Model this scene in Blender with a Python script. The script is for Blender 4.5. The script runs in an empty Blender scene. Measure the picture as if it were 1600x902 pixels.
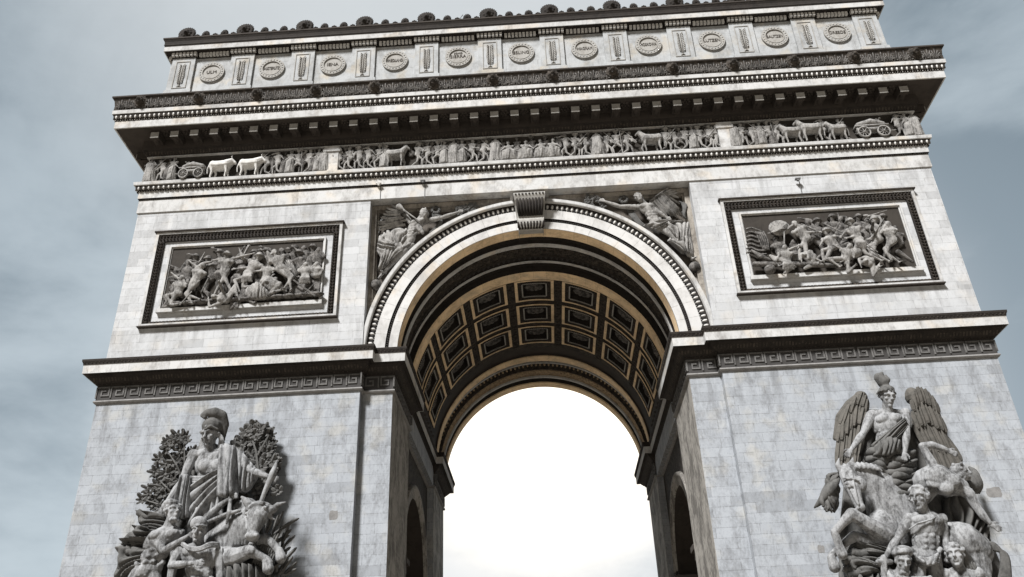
import bpy, math, random
import numpy as np
from mathutils import Vector, Matrix
rnd = random.Random(7)
S = bpy.context.scene
COL = S.collection
R = math.radians
PI = math.pi

# ------------------------------------------------------------------ camera (a visitor standing in front of the arch, looking up)
CAM = np.array([-0.172, -41.1723, 1.8124])
CM = np.array([[0.9980560, 0.0522147, -0.0340266], [0.0554206, -0.4938233, 0.8677943], [-0.0285085, 0.8679932, 0.4957571]])
FPX, SX, SY = 1332.79, -7.106, 7.349
CM = np.array([CM[0], [CM[1][0], CM[1][1], CM[1][2]], CM[2]])
cd = bpy.data.cameras.new('camera'); cam = bpy.data.objects.new('camera', cd); COL.objects.link(cam)
_r, _u, _f = Vector(CM[0]), Vector(CM[1]), Vector(CM[2])
cam.matrix_world = Matrix(((_r.x, _u.x, -_f.x, CAM[0]), (_r.y, _u.y, -_f.y, CAM[1]), (_r.z, _u.z, -_f.z, CAM[2]), (0, 0, 0, 1)))
cd.sensor_width = 36; cd.lens = FPX * 36 / 1600
cd.shift_x = -SX / 1600; cd.shift_y = SY / 1600
cd.clip_end = 9000; cd.clip_start = 0.1
S.camera = cam

# ------------------------------------------------------------------ light, sky, exposure
SUN_AZ = R(180 + 29); SUN_EL = R(47)                # azimuth clockwise from +Y: behind the camera, a little to the left
sdir = Vector((math.sin(SUN_AZ) * math.cos(SUN_EL), math.cos(SUN_AZ) * math.cos(SUN_EL), math.sin(SUN_EL)))
sl = bpy.data.lights.new('sun', 'SUN'); sl.energy = 1.5; sl.angle = R(10); sl.color = (1, .99, .98)
so = bpy.data.objects.new('sun', sl); COL.objects.link(so); so.rotation_euler = (-sdir).to_track_quat('-Z', 'Y').to_euler()
S.view_settings.view_transform = 'Standard'; S.view_settings.look = 'None'
S.view_settings.gamma = 1; S.view_settings.use_curve_mapping = False
S.view_settings.exposure = 2.6

def ray(x, y):
    v = np.array([(x - 800 - SX) / FPX, (451 + SY - y) / FPX, 1.0])
    v = CM.T @ v; return v / np.linalg.norm(v)
W = bpy.data.worlds.new('World'); S.world = W; W.use_nodes = True
def build_world():
    nt = W.node_tree; nt.nodes.clear(); N = nt.nodes.new; L = nt.links.new
    out = N('ShaderNodeOutputWorld'); bg = N('ShaderNodeBackground'); bg.inputs['Strength'].default_value = 0.1
    L(bg.outputs[0], out.inputs[0])
    sky = N('ShaderNodeTexSky'); sky.sky_type = 'NISHITA'; sky.sun_disc = False
    sky.sun_elevation = SUN_EL; sky.sun_rotation = SUN_AZ; sky.dust_density = 3; sky.air_density = 1
    tc = N('ShaderNodeTexCoord')
    nz = N('ShaderNodeVectorMath'); nz.operation = 'NORMALIZE'; L(tc.outputs['Generated'], nz.inputs[0])
    def dotdir(v):
        v = Vector(v).normalized()
        d = N('ShaderNodeVectorMath'); d.operation = 'DOT_PRODUCT'; L(nz.outputs[0], d.inputs[0]); d.inputs[1].default_value = v
        return d.outputs['Value']
    def mr(val, a, b, c, d, kind='SMOOTHSTEP'):
        m = N('ShaderNodeMapRange'); m.interpolation_type = kind
        for i, x in enumerate((a, b, c, d)): m.inputs[i + 1].default_value = x
        L(val, m.inputs[0]); return m.outputs[0]
    def mth(op, a, b):
        m = N('ShaderNodeMath'); m.operation = op
        for i, x in enumerate((a, b)):
            if isinstance(x, (int, float)): m.inputs[i].default_value = x
            else: L(x, m.inputs[i])
        return m.outputs[0]
    mp = N('ShaderNodeMapping'); mp.inputs['Scale'].default_value = (1.0, 1.0, 2.2); mp.inputs['Rotation'].default_value = (.25, .35, .2)
    L(nz.outputs[0], mp.inputs[0])
    n1 = N('ShaderNodeTexNoise'); n1.inputs['Scale'].default_value = 2.3; n1.inputs['Detail'].default_value = 7; n1.inputs['Roughness'].default_value = .52
    n1.inputs['Distortion'].default_value = .5
    L(mp.outputs[0], n1.inputs['Vector'])
    n2 = N('ShaderNodeTexNoise'); n2.inputs['Scale'].default_value = 7; n2.inputs['Detail'].default_value = 8; n2.inputs['Roughness'].default_value = .6
    L(mp.outputs[0], n2.inputs['Vector'])
    glow = mr(dotdir(SKYGLOW), .83, .998, 0, 1)
    low = mr(dotdir((SKYGLOW[0], SKYGLOW[1], -.02)), .42, .95, 0, 1)
    core = mr(dotdir(tuple(ray(850, 610))), .972, .9996, 0, 1)
    veil = mr(dotdir(SKYGLOW), .86, .97, 0, 1)
    top = mr(dotdir(tuple(ray(700, -60))), .87, .995, 0, 1)
    cl = mth('ADD', mth('MULTIPLY', n1.outputs[0], .8), mth('MULTIPLY', n2.outputs[0], .2))
    clm = mr(cl, .38, .64, 0, 1)
    # cloud: blue grey in the gaps, paler in the thick parts, brightest round the veiled sun
    mix1 = N('ShaderNodeMix'); mix1.data_type = 'RGBA'; L(clm, mix1.inputs[0])
    mix1.inputs[6].default_value = (.33, .45, .54, 1); mix1.inputs[7].default_value = (.84, .99, 1.09, 1)
    mix2 = N('ShaderNodeMix'); mix2.data_type = 'RGBA'; L(mth('MULTIPLY', low, mth('ADD', .42, mth('MULTIPLY', clm, .45))), mix2.inputs[0]); L(mix1.outputs[2], mix2.inputs[6]); mix2.inputs[7].default_value = (1.42, 1.60, 1.70, 1)
    mixt = N('ShaderNodeMix'); mixt.data_type = 'RGBA'; L(mth('MULTIPLY', top, .85), mixt.inputs[0]); L(mix2.outputs[2], mixt.inputs[6]); mixt.inputs[7].default_value = (1.65, 1.72, 1.74, 1)
    mix2 = mixt
    pale = N('ShaderNodeMix'); pale.data_type = 'RGBA'; L(mr(mth('ADD', mth('MULTIPLY', n1.outputs[0], .45), mth('MULTIPLY', n2.outputs[0], .55)), .40, .60, 0, 1), pale.inputs[0])
    pale.inputs[6].default_value = (1.55, 1.60, 1.63, 1); pale.inputs[7].default_value = (2.05, 2.05, 2.03, 1)
    mix3 = N('ShaderNodeMix'); mix3.data_type = 'RGBA'; L(mth('MULTIPLY', veil, mth('ADD', .72, mth('MULTIPLY', clm, .28))), mix3.inputs[0]); L(mix2.outputs[2], mix3.inputs[6]); L(pale.outputs[2], mix3.inputs[7])
    mix4 = N('ShaderNodeMix'); mix4.data_type = 'RGBA'; L(core, mix4.inputs[0]); L(mix3.outputs[2], mix4.inputs[6]); mix4.inputs[7].default_value = (4.4, 4.0, 3.4, 1)
    mix3 = mix4
    mixs = N('ShaderNodeMix'); mixs.data_type = 'RGBA'; mixs.inputs[0].default_value = .97; L(sky.outputs[0], mixs.inputs[6]); L(mix3.outputs[2], mixs.inputs[7])
    sh = mr(dotdir((0, 1, .35)), -.5, .62, .11, .71)
    vm = N('ShaderNodeVectorMath'); vm.operation = 'SCALE'; L(mixs.outputs[2], vm.inputs[0]); L(sh, vm.inputs['Scale'])
    L(vm.outputs[0], bg.inputs[0])

def at(x, y, d=0.0):
    """photo pixel -> point on the plane d metres in front of the facade"""
    r = ray(x, y); t = (-d - CAM[1]) / r[1]
    return CAM + t * r
_g = ray(860, 700); SKYGLOW = tuple(_g / np.linalg.norm(_g))
build_world()

# ------------------------------------------------------------------ mesh helpers
class MB:
    def __init__(s): s.v = []; s.f = []; s.n = 0
    def add(s, v, f):
        v = np.asarray(v, float).reshape(-1, 3); s.v.append(v)
        n = s.n; s.f.extend([tuple(i + n for i in q) for q in f]); s.n += len(v)
    def build(s, name, mat, parent=None, smooth=False):
        me = bpy.data.meshes.new(name)
        v = np.vstack(s.v) if s.v else np.zeros((0, 3))
        me.from_pydata(v.tolist(), [], s.f); me.validate()
        me.materials.append(mat)
        if smooth: me.polygons.foreach_set('use_smooth', [True] * len(me.polygons))
        o = bpy.data.objects.new(name, me); COL.objects.link(o)
        if parent: o.parent = parent; o.matrix_parent_inverse = parent.matrix_world.inverted()
        return o
BOXF = [(0, 3, 2, 1), (4, 5, 6, 7), (0, 1, 5, 4), (1, 2, 6, 5), (2, 3, 7, 6), (3, 0, 4, 7)]
def box(m, x0, x1, y0, y1, z0, z1):
    m.add([(x0, y0, z0), (x1, y0, z0), (x1, y1, z0), (x0, y1, z0), (x0, y0, z1), (x1, y0, z1), (x1, y1, z1), (x0, y1, z1)], BOXF)
def obox(m, c, ex, ey, ez, hx, hy, hz):
    c = np.array(c, float); ex, ey, ez = (np.array(e, float) for e in (ex, ey, ez))
    P = [c + sx * hx * ex + sy * hy * ey + sz * hz * ez for sz in (-1, 1) for sx, sy in ((-1, -1), (1, -1), (1, 1), (-1, 1))]
    m.add(P, BOXF)
_ball = {}
def ballmesh(nu, nv):
    if (nu, nv) not in _ball:
        v = [(0, 0, -1)]
        for j in range(1, nv):
            t = -PI / 2 + PI * j / nv
            for i in range(nu):
                a = 2 * PI * i / nu; v.append((math.cos(t) * math.cos(a), math.cos(t) * math.sin(a), math.sin(t)))
        v.append((0, 0, 1)); f = []
        for i in range(nu):
            f.append((0, 1 + (i + 1) % nu, 1 + i)); f.append((len(v) - 1, 1 + (nv - 2) * nu + i, 1 + (nv - 2) * nu + (i + 1) % nu))
        for j in range(nv - 2):
            for i in range(nu):
                a = 1 + j * nu + i; b = 1 + j * nu + (i + 1) % nu; f.append((a, b, b + nu, a + nu))
        _ball[(nu, nv)] = (np.array(v), f)
    return _ball[(nu, nv)]
def ball(m, c, r, ax=None, nu=8, nv=6):
    """ellipsoid; ax = optional 3x3 (rows are the axes)"""
    v, f = ballmesh(nu, nv); r = np.array(r if hasattr(r, '__len__') else (r, r, r), float)
    p = v * r
    if ax is not None: p = p @ np.array(ax, float)
    m.add(p + np.array(c, float), f)
def frame_of(d, hint=(0, -1, 0)):
    d = np.array(d, float); d /= np.linalg.norm(d) + 1e-9
    h = np.array(hint, float)
    if abs(d @ h) > .97: h = np.array((0, 0, 1.))
    a = np.cross(h, d); a /= np.linalg.norm(a); b = np.cross(d, a)
    return a, b, d
def cap(m, p, q, r1, r2, nu=8, flat=1.0):
    """tapered capsule from p to q"""
    p = np.array(p, float); q = np.array(q, float); a, b, d = frame_of(q - p)
    L = np.linalg.norm(q - p); prof = []
    for t in (-90, -60, -25): prof.append((r1 * math.cos(R(t)), r1 * math.sin(R(t))))
    prof.append((r1, 0)); prof.append((r2, L))
    for t in (25, 60, 90): prof.append((r2 * math.cos(R(t)), L + r2 * math.sin(R(t))))
    v = []
    for r, z in prof:
        for i in range(nu):
            w = 2 * PI * i / nu; v.append(p + max(r, 1e-4) * (math.cos(w) * a + flat * math.sin(w) * b) + z * d)
    n = len(prof); f = [tuple(reversed(range(nu))), tuple((n - 1) * nu + i for i in range(nu))]
    for j in range(n - 1):
        for i in range(nu):
            f.append((j * nu + i, j * nu + (i + 1) % nu, (j + 1) * nu + (i + 1) % nu, (j + 1) * nu + i))
    m.add(v, f)
def chain(m, pts, rad, nu=8, flat=1.0):
    for i in range(len(pts) - 1): cap(m, pts[i], pts[i + 1], rad[i], rad[i + 1], nu, flat)
def tube(m, pts, rad, nu=6, flat=1.0, n=(0, -1, 0), close=True):
    """smooth swept tube; flat < 1 squashes it along n"""
    P = np.array(pts, float); k = len(P); n = np.array(n, float)
    rad = np.array(rad if hasattr(rad, '__len__') else [rad] * k, float); v = []
    for i in range(k):
        t = P[min(i + 1, k - 1)] - P[max(i - 1, 0)]; t /= np.linalg.norm(t) + 1e-9
        s = np.cross(t, n); s /= np.linalg.norm(s) + 1e-9; b = np.cross(s, t)
        for j in range(nu):
            w = 2 * PI * j / nu; v.append(P[i] + rad[i] * (math.cos(w) * s + flat * math.sin(w) * b))
    f = []
    for i in range(k - 1):
        for j in range(nu): f.append((i * nu + j, i * nu + (j + 1) % nu, (i + 1) * nu + (j + 1) % nu, (i + 1) * nu + j))
    if close: f += [tuple(reversed(range(nu))), tuple((k - 1) * nu + j for j in range(nu))]
    m.add(v, f)
def spline(pts, n=8):
    P = np.array(pts, float); Q = np.vstack([2 * P[0] - P[1], P, 2 * P[-1] - P[-2]]); out = []
    for i in range(1, len(Q) - 2):
        for k in range(n):
            t = k / n
            out.append(.5 * ((2 * Q[i]) + (-Q[i - 1] + Q[i + 1]) * t + (2 * Q[i - 1] - 5 * Q[i] + 4 * Q[i + 1] - Q[i + 2]) * t * t + (-Q[i - 1] + 3 * Q[i] - 3 * Q[i + 1] + Q[i + 2]) * t ** 3))
    out.append(Q[-2]); return np.array(out)
def prism(m, poly, axis, a0, a1):
    """closed 2-D polygon extruded along an axis (0: polygon is yz, 1: xz)"""
    n = len(poly)
    def P(u, w, a): return (a, u, w) if axis == 0 else (u, a, w)
    v = [P(u, w, a0) for u, w in poly] + [P(u, w, a1) for u, w in poly]
    f = [tuple(range(n)), tuple(reversed(range(n, 2 * n)))] + [(i, i + n, (i + 1) % n + n, (i + 1) % n) for i in range(n)]
    m.add(v, f)
def offset_plan(plan, d):
    n = len(plan); out = []
    for i in range(n):
        p0, p1, p2 = plan[i - 1], plan[i], plan[(i + 1) % n]
        a = np.array(p1, float) - p0; b = np.array(p2, float) - p1
        a /= np.linalg.norm(a); b /= np.linalg.norm(b)
        na = np.array((a[1], -a[0])); nb = np.array((b[1], -b[0]))
        k = (na + nb) / (1 + na @ nb)
        out.append(np.array(p1) + d * k)
    return out
def ring(m, plan, prof):
    """moulding: profile (out, z) swept round a closed counter-clockwise plan with mitred corners"""
    n = len(plan); v = []
    for d, z in prof: v += [(p[0], p[1], z) for p in offset_plan(plan, d)]
    f = []
    for j in range(len(prof) - 1):
        for i in range(n):
            f.append((j * n + i, j * n + (i + 1) % n, (j + 1) * n + (i + 1) % n, (j + 1) * n + i))
    m.add(v, f)
def along(plan, d, step, edges=None, inset=0.0):
    """evenly spaced stations on the offset plan: (x, y, tangent, outward normal)"""
    P = offset_plan(plan, d); n = len(P)
    for i in range(n):
        if edges is not None and i not in edges: continue
        a, b = P[i], P[(i + 1) % n]; L = np.linalg.norm(b - a); t = (b - a) / L; nn = np.array((t[1], -t[0]))
        k = max(1, int(round((L - 2 * inset) / step)))
        for j in range(k):
            s = inset + (L - 2 * inset) * (j + .5) / k; p = a + t * s
            yield p[0], p[1], t, nn
def sweep(m, prof, a0=0, a1=180, n=96, zc=22.1, x0=0.0, axis=1):
    """arch moulding: profile (depth, radius) turned about the arch axis"""
    v = []; k = len(prof)
    for i in range(n + 1):
        t = R(a0 + (a1 - a0) * i / n)
        for y, r in prof:
            c, z = r * math.cos(t), zc + r * math.sin(t)
            v.append((x0 + c, y, z) if axis == 1 else (y, x0 + c, z))
    f = []
    for i in range(n):
        for j in range(k - 1):
            q = (i * k + j, i * k + j + 1, (i + 1) * k + j + 1, (i + 1) * k + j); f.append(q)
    m.add(v, f)
def empty(name, loc=(0, 0, 0)):
    o = bpy.data.objects.new(name, None); COL.objects.link(o); o.location = loc
    o.matrix_world = Matrix.Translation(loc); return o
def part_copy(o, loc=None, rotz=0.0, parent=None, flip=False):
    c = o.copy(); COL.objects.link(c); c.parent = parent or o.parent
    if loc is not None: c.location = loc
    c.rotation_euler = (0, 0, rotz)
    if flip: c.scale = (-1, 1, 1)
    return c

# ------------------------------------------------------------------ materials
def mat(name, light, dark=None, amt=.5, ns=1.0, stretch=.35, fine=.35, blocks=None, jointc=.45, rough=.9, bump=.25, warm=None, spots=0.0, thr=(.42, .68), radial=False, blockvar=.25, streaks=()):
    """weathered stone. light/dark: clean and soiled colours, amt: share of soiling, ns: size of stains,
    blocks: (length, height) of the masonry, radial: voussoir joints, spots: rare dark repaired blocks"""
    m = bpy.data.materials.new(name); m.use_nodes = True; nt = m.node_tree; N = nt.nodes.new; L = nt.links.new
    b = nt.nodes['Principled BSDF']; b.inputs['Roughness'].default_value = rough
    b.inputs['Specular IOR Level'].default_value = .25
    def M(op, a, c=0.0, d=0.0):
        x = N('ShaderNodeMath'); x.operation = op
        for i, q in enumerate((a, c, d)):
            if isinstance(q, (int, float)): x.inputs[i].default_value = q
            else: L(q, x.inputs[i])
        return x.outputs[0]
    def MR(val, a, b_, c, d):
        x = N('ShaderNodeMapRange'); x.interpolation_type = 'SMOOTHSTEP'
        for i, q in enumerate((a, b_, c, d)): x.inputs[i + 1].default_value = q
        L(val, x.inputs[0]); return x.outputs[0]
    def MIX(f, a, c, bt='MIX'):
        x = N('ShaderNodeMix'); x.data_type = 'RGBA'; x.blend_type = bt
        if isinstance(f, (int, float)): x.inputs[0].default_value = f
        else: L(f, x.inputs[0])
        for i, q in ((6, a), (7, c)):
            if isinstance(q, tuple): x.inputs[i].default_value = (*q, 1) if len(q) == 3 else q
            else: L(q, x.inputs[i])
        return x.outputs[2]
    def NOISE(sc, det=5, ro=.6, st=None, dist=0.0):
        x = N('ShaderNodeTexNoise'); x.inputs['Scale'].default_value = sc; x.inputs['Detail'].default_value = det; x.inputs['Roughness'].default_value = ro; x.inputs['Distortion'].default_value = dist
        if st:
            mp = N('ShaderNodeMapping'); mp.inputs['Scale'].default_value = st; L(pos, mp.inputs[0]); L(mp.outputs[0], x.inputs['Vector'])
        else: L(pos, x.inputs['Vector'])
        return x.outputs[0]
    g = N('ShaderNodeNewGeometry'); pos = g.outputs['Position']
    dark = dark or tuple(c * .25 for c in light)
    big = NOISE(ns, 6, .62, (1, 1, stretch), .6)
    mid = NOISE(ns * 5.5, 6, .65, (1, 1, .6))
    fin = NOISE(14, 5, .7)
    warmn = NOISE(.8, 3, .5)
    stain = MR(M('ADD', M('MULTIPLY', big, .62), M('MULTIPLY', mid, .38)), thr[0], thr[1], 0, 1)
    col = light
    h = M('MULTIPLY', fin, .5)
    if warm: col = MIX(MR(warmn, .5, .72, 0, .6), light, warm)
    if blocks:
        sp = N('ShaderNodeSeparateXYZ'); L(pos, sp.inputs[0]); cb = N('ShaderNodeCombineXYZ')
        if radial:
            ang = M('ARCTAN2', sp.outputs[0], M('SUBTRACT', sp.outputs[2], 22.1))
            L(M('MULTIPLY', ang, 8.4), cb.inputs[0]); L(M('ADD', M('MULTIPLY', sp.outputs[1], 1.0), 40.0), cb.inputs[1])
        else:
            L(M('ADD', sp.outputs[0], M('ADD', sp.outputs[1], 200.0)), cb.inputs[0]); L(sp.outputs[2], cb.inputs[1])
        br = N('ShaderNodeTexBrick'); L(cb.outputs[0], br.inputs['Vector']); br.inputs['Scale'].default_value = 1
        br.inputs['Brick Width'].default_value = blocks[0]; br.inputs['Row Height'].default_value = blocks[1]
        br.inputs['Mortar Size'].default_value = .013; br.inputs['Mortar Smooth'].default_value = .4; br.offset = .37 if not radial else 0; br.squash = 1.35 if not radial else 1; br.squash_frequency = 3
        br.inputs['Color1'].default_value = (0, 0, 0, 1); br.inputs['Color2'].default_value = (1, 1, 1, 1); br.inputs['Mortar'].default_value = (.5, .5, .5, 1)
        rv = N('ShaderNodeRGBToBW'); L(br.outputs['Color'], rv.inputs[0]); rv = rv.outputs[0]
        col = MIX(MR(rv, 0, 1, 0, blockvar), col, tuple(c * .62 for c in light))
        if spots: col = MIX(MR(rv, .90, .97, 0, spots), col, tuple(c * .32 for c in light))
        joint = M('MULTIPLY', br.outputs['Fac'], MR(mid, .35, .62, .2, 1))
        col = MIX(M('MULTIPLY', joint, jointc), col, dark)
        h = M('SUBTRACT', h, M('MULTIPLY', br.outputs['Fac'], 1.2))
    col = MIX(M('MULTIPLY', stain, amt), col, dark)
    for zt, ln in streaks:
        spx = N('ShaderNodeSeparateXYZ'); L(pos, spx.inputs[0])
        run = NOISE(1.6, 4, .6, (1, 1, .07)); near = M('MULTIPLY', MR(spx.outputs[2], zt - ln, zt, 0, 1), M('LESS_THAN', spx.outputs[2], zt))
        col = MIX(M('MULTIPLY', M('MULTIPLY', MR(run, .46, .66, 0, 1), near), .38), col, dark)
    pit = MR(fin, .56, .72, 0, fine)
    col = MIX(pit, col, dark)
    L(col, b.inputs['Base Color'])
    bp = N('ShaderNodeBump'); bp.inputs['Strength'].default_value = bump; bp.inputs['Distance'].default_value = .05
    L(M('ADD', h, M('MULTIPLY', mid, .6)), bp.inputs['Height']); L(bp.outputs[0], b.inputs['Normal'])
    return m
BLK = (.022, .020, .019)
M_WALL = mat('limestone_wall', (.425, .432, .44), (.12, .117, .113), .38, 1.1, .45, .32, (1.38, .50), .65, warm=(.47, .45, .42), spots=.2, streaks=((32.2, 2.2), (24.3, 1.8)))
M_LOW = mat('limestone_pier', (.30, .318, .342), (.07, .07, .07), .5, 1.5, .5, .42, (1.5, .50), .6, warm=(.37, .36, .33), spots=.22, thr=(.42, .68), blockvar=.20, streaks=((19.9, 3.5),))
M_JAMB = mat('limestone_jamb', (.30, .285, .26), (.06, .055, .05), .75, .9, .5, .3, (1.5, .575), .6, thr=(.44, .58), blockvar=.35)
M_TRIM = mat('pale_moulding_stone', (.445, .445, .44), (.11, .10, .09), .6, 1.2, .5, .3, (2.2, 5), .5, warm=(.50, .44, .36))
M_ATTIC = mat('attic_stone', (.355, .365, .37), (.10, .097, .09), .5, .9, .6, .3, (2.06, 1.3), .35, warm=(.42, .36, .27))
M_VOUS = mat('voussoir_stone', (.48, .475, .465), (.14, .13, .12), .38, .7, 1, .22, (.92, 3), .7, warm=(.50, .43, .34), radial=True)
M_TAN = mat('soffit_stone_painted_glow', (.84, .64, .41), (.22, .15, .09), .5, 1.1, 1, .25, (.92, 3), .6, warm=(.50, .42, .32), radial=True)  # golden bounce light of the vault is painted into this stone colour
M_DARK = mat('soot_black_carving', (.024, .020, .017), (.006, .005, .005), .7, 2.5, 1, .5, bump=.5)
M_REAR = mat('rear_carving_painted_glow', (.36, .27, .175), (.06, .045, .03), .7, 3.0, 1, .5, bump=.5)  # lighter copy for the rear bands, warm back-rim glow painted in
M_DARK2 = mat('brown_soot_and_shade', (.060, .050, .041), (.009, .008, .007), .8, 3.5, 1, .6, bump=.6, thr=(.40, .58))  # soot on carving; also paints the shade of the jamb recess
M_SOFF = mat('soffit_stone_painted_shade', (.042, .035, .030), (.018, .015, .013), .7, .9, 1, .4)  # shade under ledges and in the side passage painted into the colour
M_GREY = mat('grey_carved_stone', (.15, .142, .134), (.013, .012, .011), .85, 3.2, 1, .55, bump=.5, thr=(.40, .60))
M_MEAN = mat('dark_key_stone', (.045, .043, .042), (.03, .028, .026), .7, 1.6, 1, .4)
M_MEAN2 = mat('weathered_repair_stone', (.19, .185, .18), (.08, .078, .075), .6, 2, 1, .5)
M_KEY = mat('key_pattern_stone', (.12, .117, .113), (.03, .028, .027), .75, 2.4, 1, .45)
M_PALE = mat('pale_bead_stone', (.55, .54, .52), (.16, .15, .13), .45, 2.0, 1, .3)
M_PANEL = mat('soiled_panel_stone', (.30, .275, .24), (.06, .05, .042), .7, 1.0, .6, .3, (1.9, .9), .5, thr=(.40, .62))
M_FGND = mat('relief_ground_painted_shade', (.036, .031, .026), (.016, .014, .012), .7, 1.3, .8, .4)  # crevice shade between the figures painted into the ground colour
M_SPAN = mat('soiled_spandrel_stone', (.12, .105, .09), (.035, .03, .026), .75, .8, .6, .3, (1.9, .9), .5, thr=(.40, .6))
M_STAT = mat('statue_stone', (.255, .258, .262), (.03, .029, .028), .86, 1.9, .4, .5, bump=.7, thr=(.41, .64))
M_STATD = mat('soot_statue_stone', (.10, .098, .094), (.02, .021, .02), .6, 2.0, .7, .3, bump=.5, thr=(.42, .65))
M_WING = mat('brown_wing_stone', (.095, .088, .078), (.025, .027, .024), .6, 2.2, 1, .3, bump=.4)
M_REL = mat('relief_figure_stone', (.27, .262, .25), (.022, .02, .019), .8, 2.4, .6, .45, bump=.6, thr=(.40, .66))
M_INK = mat('dark_lettering', (.11, .10, .09), (.03, .03, .03), .3)
M_SHD = mat('shield_stone', (.29, .282, .265), (.12, .105, .085), .5, 1.8, 1, .35)
M_PAVE = mat('granite_paving', (.33, .29, .24), (.2, .18, .15), .4, .2, 1, .3, (.6, .3), .5)
M_LAMP = mat('painted_metal', (.12, .12, .12), (.04, .04, .04), .4)
# ================================================================== SETTING
gm = MB(); nseg = 48
gv = [(0, 0, 0)] + [(rr * math.cos(2 * PI * i / nseg), rr * math.sin(2 * PI * i / nseg), 0) for rr in (120, 4000) for i in range(nseg)]
gf = [(0, 1 + i, 1 + (i + 1) % nseg) for i in range(nseg)] + [(1 + i, 1 + nseg + i, 1 + nseg + (i + 1) % nseg, 1 + (i + 1) % nseg) for i in range(nseg)]
gm.add(gv, gf); g = gm.build('ground', M_PAVE); g['kind'] = 'structure'

# ================================================================== THE ARCH
HW, X1, XJ, RB, YB = 23.63, 9.5, 7.86, .5, 23.93      # half width, centre bay, jamb, recess of the bay, back
ZS, RI = 22.1, 7.66                                   # springing, intrados radius
arch = empty('triumphal_arch')
arch['label'] = 'monumental pale stone triumphal arch with sculpted friezes, coffered vault and soot-dark cornices'
arch['category'] = 'triumphal arch'
BODY = [(-HW, 0), (HW, 0), (HW, YB), (-HW, YB)]
def mirror(plan): return [(-x, y) for x, y in reversed(plan)]
PIER = [(-HW, 0), (-X1, 0), (-X1, RB), (-XJ, RB), (-XJ, 6.3), (-XJ - .45, 6.3), (-XJ - .45, 17.6), (-XJ, 17.6), (-XJ, YB - RB), (-X1, YB - RB), (-X1, YB), (-HW, YB)]
YC = YB / 2
def yz_arch(y0, y1, z0, z1, rad, zs):
    """wall outline in the yz plane with an arched opening rising from the ground"""
    p = [(y0, z0), (YC - rad, z0)]
    p += [(YC - rad * math.cos(PI * i / 24), zs + rad * math.sin(PI * i / 24)) for i in range(25)]
    return p + [(YC + rad, z0), (y1, z0), (y1, z1), (y0, z1)]
def strips(m, y0, y1, z0, z1, rad, zs, xa, xb):
    """same wall built from convex pieces so that it shades cleanly"""
    box(m, xa, xb, y0, YC - rad, z0, z1); box(m, xa, xb, YC + rad, y1, z0, z1)
    n = 24
    for i in range(n):
        a, b = PI * i / n, PI * (i + 1) / n
        ya, za, yb, zb = YC - rad * math.cos(a), zs + rad * math.sin(a), YC - rad * math.cos(b), zs + rad * math.sin(b)
        v = [(xa, ya, za), (xa, yb, zb), (xa, yb, z1), (xa, ya, z1), (xb, ya, za), (xb, yb, zb), (xb, yb, z1), (xb, ya, z1)]
        m.add(v, [(0, 3, 2, 1), (4, 5, 6, 7), (0, 1, 5, 4), (1, 2, 6, 5), (2, 3, 7, 6), (3, 0, 4, 7)])
for s in (-1, 1):
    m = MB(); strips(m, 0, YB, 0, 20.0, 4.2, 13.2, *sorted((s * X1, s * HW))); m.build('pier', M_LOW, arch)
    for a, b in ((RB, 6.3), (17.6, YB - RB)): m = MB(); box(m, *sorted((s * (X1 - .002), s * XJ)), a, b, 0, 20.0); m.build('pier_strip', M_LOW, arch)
    m = MB(); strips(m, 6.3, 17.6, 0, 20.0, 4.2, 13.2, *sorted((s * (X1 - .002), s * (XJ + .45)))); m.build('jamb_wall', M_DARK2, arch)  # deep shade of the recess painted on with a dark material
    for a, b in ((RB + .02, 6.28), (17.62, YB - RB - .02)):        # facing that the jambs show to the passage
        m = MB(); box(m, *sorted((s * (XJ - .012), s * (XJ + .1))), a, b, 0, 19.95); m.build('jamb_facing', M_JAMB, arch)
    # small transverse arch
    m = MB(); xf = s * (XJ + .45)
    sweep(m, [(xf - s * .02, 4.2), (xf - s * .12, 4.22), (xf - s * .12, 4.75), (xf - s * .2, 4.8), (xf - s * .2, 5.0), (xf, 5.05)], 0, 180, 40, 13.2, YC, axis=0)
    m.build('side_archivolt', M_JAMB, arch, True)
    m = MB()
    for yy in (YC - 4.2, YC + 4.2):
        box(m, *sorted((xf - s * .35, xf + s * 6)), yy - .55, yy + .55, 12.55, 12.85); box(m, *sorted((xf - s * .2, xf + s * 6)), yy - .4, yy + .4, 12.1, 12.548)
    box(m, *sorted((xf - s * .3, xf + s * 0.1)), 6.31, YC - 4.77, 12.551, 12.851); box(m, *sorted((xf - s * .3, xf + s * 0.1)), YC + 4.77, 17.59, 12.551, 12.851)
    m.build('side_impost', M_SOFF, arch)
    # added dark sheet: paints the shade inside the transverse passage
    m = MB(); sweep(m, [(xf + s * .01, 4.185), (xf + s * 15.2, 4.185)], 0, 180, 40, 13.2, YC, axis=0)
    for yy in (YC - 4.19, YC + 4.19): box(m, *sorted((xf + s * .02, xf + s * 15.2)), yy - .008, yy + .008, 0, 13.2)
    m.build('passage_shade_lining', M_SOFF, arch)
    # upper pavilion wall
    m = MB(); box(m, *sorted((s * X1, s * HW)), 0, YB, 20.0, 32.26); m.build('upper_wall', M_WALL, arch)
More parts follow.
